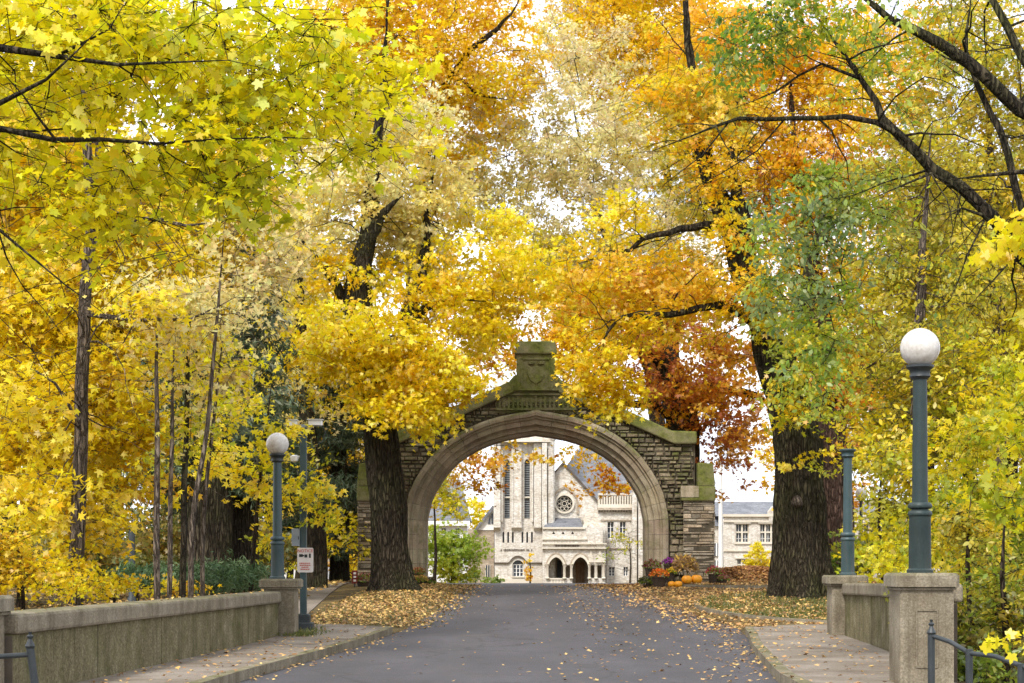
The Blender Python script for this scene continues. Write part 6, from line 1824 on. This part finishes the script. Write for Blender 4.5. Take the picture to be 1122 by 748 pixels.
px_tree('yellow_tree', 'yellow tree filling the gap left of the camera pole', 'tree', 318, 84, 120, [(312, 610, 26, 18, 84, 2, .8, 'yellow'), (330, 545, 40, 30, 84, 2, 1.0, 'gold'), (300, 540, 30, 30, 84, 2, 1.1, 'yellow')], .2, 134, .35, r=.16)


# background trees: a few kinds, copied
def kind_tree(name, label, pal, x, y, h, spread, seed, leaf=.3, cov=1.3, bark='bark_dark', base=.2, pals2=None, per=22):
    z = float(zg(x, y)); rr = random.Random(seed)
    lob = []
    for k in range(13):
        t = base + (1 - base) * rr.uniform(.08, .92)
        a = rr.uniform(0, 2 * PI); q = spread * (.62 * math.sin(PI * min(.92, (t - base) / (1 - base) * .78 + .2))) * rr.uniform(.25, 1)
        w = spread * rr.uniform(.35, .5)
        lob.append((x + q * math.cos(a), y + q * math.sin(a), z + h * t, w, w, w * .72, cov * rr.uniform(.6, 1.1), pals2 if pals2 and k % 3 == 0 else pal))
    return T(name, label, 'tree', [(x, y, z, h * .022), (x + .2, y, z + h * .3, h * .017), (x - .1, y, z + h * .65, h * .010), (x, y, z + h * .96, .03)], lob, world=True, leaf=leaf, cl=.6, per=per, twig=.012, gaps=.25, seed=seed,
             sides=9, bark=bark, step=1.1)


def copy_tree(root, px, d, s, rz, label, group):
    c = root.copy(); COL.objects.link(c)
    x = X(px, d)
    c.location = (x, d, float(zg(x, d)))
    c.rotation_euler = (0, 0, rz); c.scale = (s, s, s * 1.04)
    c['label'] = label; c['group'] = group
    for ch in list(root.children):
        k = ch.copy(); COL.objects.link(k); k.parent = c
    return c


KT = {'y': kind_tree('yellow_tree', 'full yellow maple behind the dark conifers at the left', 'yellow', X(230, 62), 62, 17, 5.2, 201, pals2='gold'),
      'g': kind_tree('yellow_green_tree', 'yellow green tree at the far left behind the grey stemmed maple', 'ygreen', X(40, 55), 55, 16, 5.0, 202, pals2='yellow'),
      'a': kind_tree('amber_tree', 'amber maple far behind the left buttress of the arch', 'amber', X(425, 118), 118, 17, 5.0, 203, pals2='orange', cov=1.0),
      'o': kind_tree('olive_tree', 'olive yellow tree far behind the right wall', 'olive', X(1010, 72), 72, 17, 5.0, 204, pals2='yellow')}
for o in KT.values(): o['group'] = 'background trees in autumn leaf'
bgs = [('y', 120, 70, 1.0, .7, 'yellow maple in the back row behind the thin saplings'), ('y', 10, 78, 1.1, 2.2, 'yellow maple in the back row at the left edge'), ('g', -60, 66, 1.1, 1.1, 'yellow green tree just beyond the left edge'),
       ('y', 300, 96, 1.05, 3.0, 'yellow maple in the back row behind the left lamp'), ('g', 190, 92, 1.2, 4.0, 'yellow green tree in the back row behind the twin dark trunks'), ('y', 385, 112, 1.0, 5.0, 'yellow maple in the back row behind the left buttress'),
       ('a', 330, 118, 1.1, .4, 'amber tree in the back row behind the camera pole'), ('a', 900, 118, 1.1, 1.9, 'amber tree far behind the headless lamp post'),
       ('o', 1110, 66, 1.0, 2.0, 'olive tree in the back row at the right edge'), ('g', 1060, 84, 1.15, .9, 'yellow green tree in the back row behind the right lamp'),
       ('o', 1180, 92, 1.2, 3.3, 'olive tree in the back row beyond the right edge'), ('y', 1130, 112, 1.25, 4.1, 'yellow maple in the back row at the upper right'), 
       ('g', 80, 120, 1.3, 5.2, 'yellow green tree in the farthest row at the left'), ('y', -30, 130, 1.4, .2, 'yellow maple in the farthest row at the left edge'), ('y', 210, 140, 1.4, 2.5, 'yellow maple in the farthest row behind the saplings'),
       ('o', 420, 240, 1.3, 1.0, 'olive tree far behind the grey roofed house'), ('g', 350, 215, 1.3, 1.6, 'yellow green tree far behind the pale house')]
for k, px, d, s, rz, lab in bgs:
    copy_tree(KT[k], px, d, s, rz, lab, 'background trees in autumn leaf')
KB = px_tree('understory_bush', 'brown and green bush under the trees at the far left', 'shrub', 20, 44, 60, [(20, 610, 55, 34, 44, 1.4, 1.6, 'understory'), (-10, 600, 40, 40, 44.5, 1.2, 1.4, 'understory'), (55, 622, 40, 24, 43.6, 1.1, 1.5, 'understory')], .15, 250, .3, 'understory bushes', r=.07)
for px, d, s, rz, lab in ((110, 47, 1.0, 1.0, 'brown and green bush behind the foot of the grey stemmed maple'), (175, 50, 1.1, 2.4, 'brown and green bush behind the thin saplings'), (300, 74, 1.2, 4.0, 'brown and green bush far back behind the left globe lamp'),
                          (-60, 46, 1.2, 5.0, 'brown and green bush beyond the left edge'), (250, 60, 1.3, .5, 'brown and green bush behind the twin dark trunks'), (1000, 52, 1.1, 3.0, 'brown and green bush behind the right globe lamp'),
                          (1090, 50, 1.3, 1.9, 'brown and green bush behind the bushes at the right edge'), (60, 58, 1.4, 3.6, 'tall brown and green bush in the shade at the left'), (1160, 48, 1.3, .1, 'brown and green bush beyond the right edge')):
    copy_tree(KB, px, d, s, rz, lab, 'understory bushes')
# distant wood closing the view
R = np.random.default_rng(5)
n = 26000
a = R.uniform(-1.0, 1.0, n)
dist = R.uniform(300, 360, n)
px = CX + a * 900
keep = (np.abs(a) > .0)
x = (px - CX) * dist / F
hgt = 6 + 3.5 * np.sin(x * .09) + 2.5 * np.sin(x * .23 + 1) + 1.5 * np.sin(x * .61)
hgt = np.where((px > 500) & (px < 880), hgt * .25, hgt)
z = -.5 + R.uniform(0, 1, n) ** .8 * np.maximum(1.2, hgt)
cols = np.array(PAL['olive'] + PAL['gold'] + PAL['leafgreen'] + PAL['amber'] + PAL['conifer'])
ci = np.clip(((np.sin(x * .13) + np.sin(x * .31 + 2)) * .25 + .5 + R.normal(size=n) * .12) * len(cols), 0, len(cols) - 1).astype(int)
o = link('distant_wood', leaves_mesh('distant_wood', np.stack([x, dist, z], 1), 1.3, 'star', cols[ci] * .8, .4, .2), M['leaf'])
tag(o, 'far off autumn wood closing the horizon', 'wood', kind='stuff')

# ------------------------------------------------------------------ fallen leaves and grass
def scatter(name, label, cat, n, fn, size, pal, lift=.012, up=2.2, shape='star', seed=1, mat='litter'):
    global R
    R = np.random.default_rng(seed)
    xy = fn(n)
    x, y = xy[:, 0], xy[:, 1]
    z = surf_z(x, y) + lift + R.uniform(0, .02, len(x))
    cols = np.array(PAL[pal]) if isinstance(pal, str) else np.array(pal)
    c = cols[R.integers(0, len(cols), len(x))] * R.uniform(.75, 1.25, (len(x), 1))
    o = link(name, leaves_mesh(name, np.stack([x, y, z], 1), size, shape, np.clip(c, 0, .9), up, 0), M[mat])
    tag(o, label, cat, kind='stuff')


def patchy(xy, thr, s=.5):
    v = np.array([mnoise.noise(V((p[0] * s, p[1] * s * .5, 3.3))) for p in xy])
    return xy[v + R.normal(size=len(v)) * .2 > thr]


def f_left(n):
    y = R.uniform(37, 62, n); x = R.uniform(-4.6, -1.0, n)
    edge = -2.0 + .55 * (y - 37) / 20 + R.normal(size=n) * .35
    return np.stack([x, y], 1)[(x < edge) & (x > -4.5 + .03 * (y - 37) + R.normal(size=n) * .1)]


def f_right(n):
    y = R.uniform(35.5, 64, n); x = R.uniform(2.2, 13, n)
    edge = 4.2 - .075 * (y - 36) + R.normal(size=n) * .45
    k = (x > edge) & ~((y < 37) & (x > 5.2))
    return np.stack([x, y], 1)[k]


def f_isl(n):
    a = R.uniform(0, 2 * PI, n); r = np.sqrt(R.uniform(0, 1, n))
    return patchy(np.stack([ISL[0] + ISL[2] * r * np.cos(a), ISL[1] + ISL[3] * r * np.sin(a)], 1), -.15, .7)


def f_road(n):
    y = 17 + 43 * R.uniform(0, 1, n) ** 1.0
    t = R.uniform(0, 1, n); l, r_ = itp(KL, y), itp(KR, y)
    x = l + (r_ - l) * t
    # thicker at the kerbs and in two drifts up the carriageway
    w = .035 + .95 * np.exp(-((x - l) / .28) ** 2) + 1.0 * np.exp(-((r_ - x) / .6) ** 2) + .5 * np.exp(-((x - (1.9 + .0 * y)) / .55) ** 2) * sst(30, 46, y) + .30 * np.exp(-((x + .9) / .45) ** 2) * sst(40, 52, y) + .12 * (t > .55)
    return np.stack([x, y], 1)[R.uniform(0, 1, n) < w]


def f_walk(n):
    y = R.uniform(16, 36.5, n); s_ = R.uniform(0, 1, n) < .5
    t = R.beta(.7, .7, n)
    l0, l1, r0, r1 = itp(WL, y) + .2, itp(KL, y), itp(KR, y), itp(WR, y) - .2
    x = np.where(s_, l0 + (l1 - l0) * t, r0 + (r1 - r0) * t)
    return np.stack([x, y], 1)


def f_mound(n):
    a = R.normal(size=(n, 2)) * np.array([2.0, 1.6]) + np.array([8.2, 60.8])
    return a[a[:, 1] > 57]


def f_back(n):
    y = R.uniform(37, 75, n); x = np.where(R.uniform(size=n) < .6, R.uniform(-26, -5.4, n), R.uniform(10, 26, n))
    return np.stack([x, y], 1)


scatter('fallen_leaves', 'drift of yellow leaves over the left verge round the great trunk', 'leaves', 12500, f_left, .085, 'litter', seed=301)
scatter('fallen_leaves', 'carpet of yellow leaves right of the road before the arch', 'leaves', 22000, f_right, .085, 'litter', seed=302)
scatter('fallen_leaves', 'loose yellow leaves on the grass island under the old tree', 'leaves', 1500, f_isl, .085, 'litter', .05, seed=303)
scatter('fallen_leaves', 'scattered yellow leaves lying on the asphalt road', 'leaves', 8500, f_road, .066, 'litter', .006, 3.5, seed=304)
scatter('fallen_leaves', 'scattered leaves on the two pavements', 'leaves', 750, f_walk, .07, 'litter', .006, 3.5, seed=305)
scatter('fallen_leaves', 'brown leaves heaped over the mulch mound behind the flowers', 'leaves', 9000, f_mound, .11, 'brownlit', seed=306)
scatter('fallen_leaves', 'leaf litter under the trees away from the road', 'leaves', 16000, f_back, .16, 'litter', seed=307)


def f_caps(n):
    k = R.uniform(size=n) < .6
    y = np.where(k, R.uniform(18, 32.6, n), R.uniform(20.5, 32.6, n))
    x = np.where(k, np.interp(y, [17.85, 21.5, 25, 29, 32.75], [-5.05, -4.86, -4.68, -4.5, -4.36]), np.interp(y, [20.3, 22.8, 25.8, 29, 32.75], [4.78, 5.25, 5.66, 5.98, 6.14])) + R.uniform(-.17, .17, n)
    return np.stack([x, y], 1)


_sz = surf_z
surf_z = lambda x, y: np.where(x < 0, .945, np.interp(y, [20.3, 32.75], [1.205, 1.095]))
scatter('fallen_leaves', 'few yellow leaves caught on the copings of the bridge walls', 'leaves', 90, f_caps, .06, 'litter', .006, 3.0, seed=308)
surf_z = _sz


def f_grass(n):
    a = R.uniform(0, 2 * PI, n); r = np.sqrt(R.uniform(0, 1, n))
    return patchy(np.stack([ISL[0] + (ISL[2] - .12) * r * np.cos(a), ISL[1] + (ISL[3] - .12) * r * np.sin(a)], 1), -.25, .8)


def grass(label, fn, n, seed, h=.07):
    global R
    R = np.random.default_rng(seed)
    xy = fn(n); m = len(xy)
    z = surf_z(xy[:, 0], xy[:, 1]) - .01
    p = np.stack([xy[:, 0], xy[:, 1], z], 1)
    tip = unit(R.normal(size=(m, 3)) * .35 + np.array([0, 0, 1])); side = unit(np.cross(tip, R.normal(size=(m, 3))))
    s = (h * R.uniform(.5, 1.4, m))[:, None, None]; Tm = LEAF['blade']
    nr = np.cross(side, tip)
    v = p[:, None, :] + s * (Tm[None, :, 0:1] * 1.6 * side[:, None, :] + Tm[None, :, 1:2] * tip[:, None, :] + Tm[None, :, 2:3] * nr[:, None, :] * 3)
    c = np.array([(.12, .15, .03), (.17, .18, .035), (.22, .21, .05), (.09, .12, .03)])[R.integers(0, 4, m)]
    o = link('grass', fast_mesh('grass', v.reshape(-1, 3), np.arange(m * 4), np.full(m, 4), c), M['leaf'])
    tag(o, label, 'grass', kind='stuff')


grass('short patchy grass on the island under the old tree', f_grass, 26000, 401, .08)
grass('thin grass showing through the leaves on the left verge', lambda n: f_left(n), 8000, 403, .07)
grass('weeds and grass at the foot of the left pillar', lambda n: np.stack([R.normal(-3.8, .16, n), 32.2 + R.gamma(2.0, .55, n)], 1), 520, 402, .075)
SKY, SUNE, EXPO = 0.098, 1.5, 1.36
# ------------------------------------------------------------------ light, sky, camera
SUN_EL, SUN_AZ = math.radians(48), math.radians(205)      # azimuth clockwise from +Y: behind and slightly left of the camera
W = bpy.data.worlds.new('World'); S.world = W; W.use_nodes = True
nt = W.node_tree; nt.nodes.clear(); N, L = nt.nodes.new, nt.links.new
sky = N('ShaderNodeTexSky'); sky.sky_type = 'NISHITA'; sky.sun_disc = False
sky.sun_elevation = SUN_EL; sky.sun_rotation = SUN_AZ; sky.air_density = 1.0; sky.dust_density = 2.0
tc = N('ShaderNodeTexCoord').outputs['Generated']
cl_ = noise_tex(nt, mapping(nt, tc, (1, 1, 3.5)), 3.2, 7, 0.6, .4)
cloudc = ramp(nt, [(0.36, (3.6, 4.0, 4.8)), (0.5, (6.8, 7.1, 7.7)), (0.64, (10.2, 10.2, 10.3))], cl_)
c = mixc(nt, ramp(nt, [(0.25, 0.85), (0.6, 1.0)], cl_), sky.outputs[0], cloudc)
bg = N('ShaderNodeBackground'); L(c, bg.inputs[0]); bg.inputs[1].default_value = SKY
L(bg.outputs[0], N('ShaderNodeOutputWorld').inputs[0])
sl = bpy.data.lights.new('sun', 'SUN'); sl.energy = SUNE; sl.angle = math.radians(10); sl.color = (1, .95, .87)
so = bpy.data.objects.new('sun', sl); COL.objects.link(so)
dirv = Vector((math.sin(SUN_AZ) * math.cos(SUN_EL), math.cos(SUN_AZ) * math.cos(SUN_EL), math.sin(SUN_EL)))
so.rotation_euler = dirv.to_track_quat('Z', 'Y').to_euler(); so.location = (0, 0, 40)
cam = bpy.data.cameras.new('camera'); co_ = bpy.data.objects.new('camera', cam); COL.objects.link(co_)
co_.location = (0, 0, EYE); co_.rotation_euler = (PI / 2, 0, 0)
cam.sensor_width = 36; cam.lens = F / 1122 * 36; cam.shift_y = (HY - 374) / 1122; cam.clip_start = .1; cam.clip_end = 3000
S.camera = co_
S.render.engine = 'CYCLES'
cy = S.cycles
cy.max_bounces = 9; cy.diffuse_bounces = 7; cy.glossy_bounces = 2; cy.transmission_bounces = 7; cy.transparent_max_bounces = 4
cy.caustics_reflective = False; cy.caustics_refractive = False; cy.sample_clamp_indirect = 6
cy.use_denoising = True; cy.denoiser = 'OPENIMAGEDENOISE'
S.view_settings.view_transform = 'Standard'; S.view_settings.look = 'None'; S.view_settings.gamma = 1; S.view_settings.use_curve_mapping = False
S.view_settings.exposure = EXPO
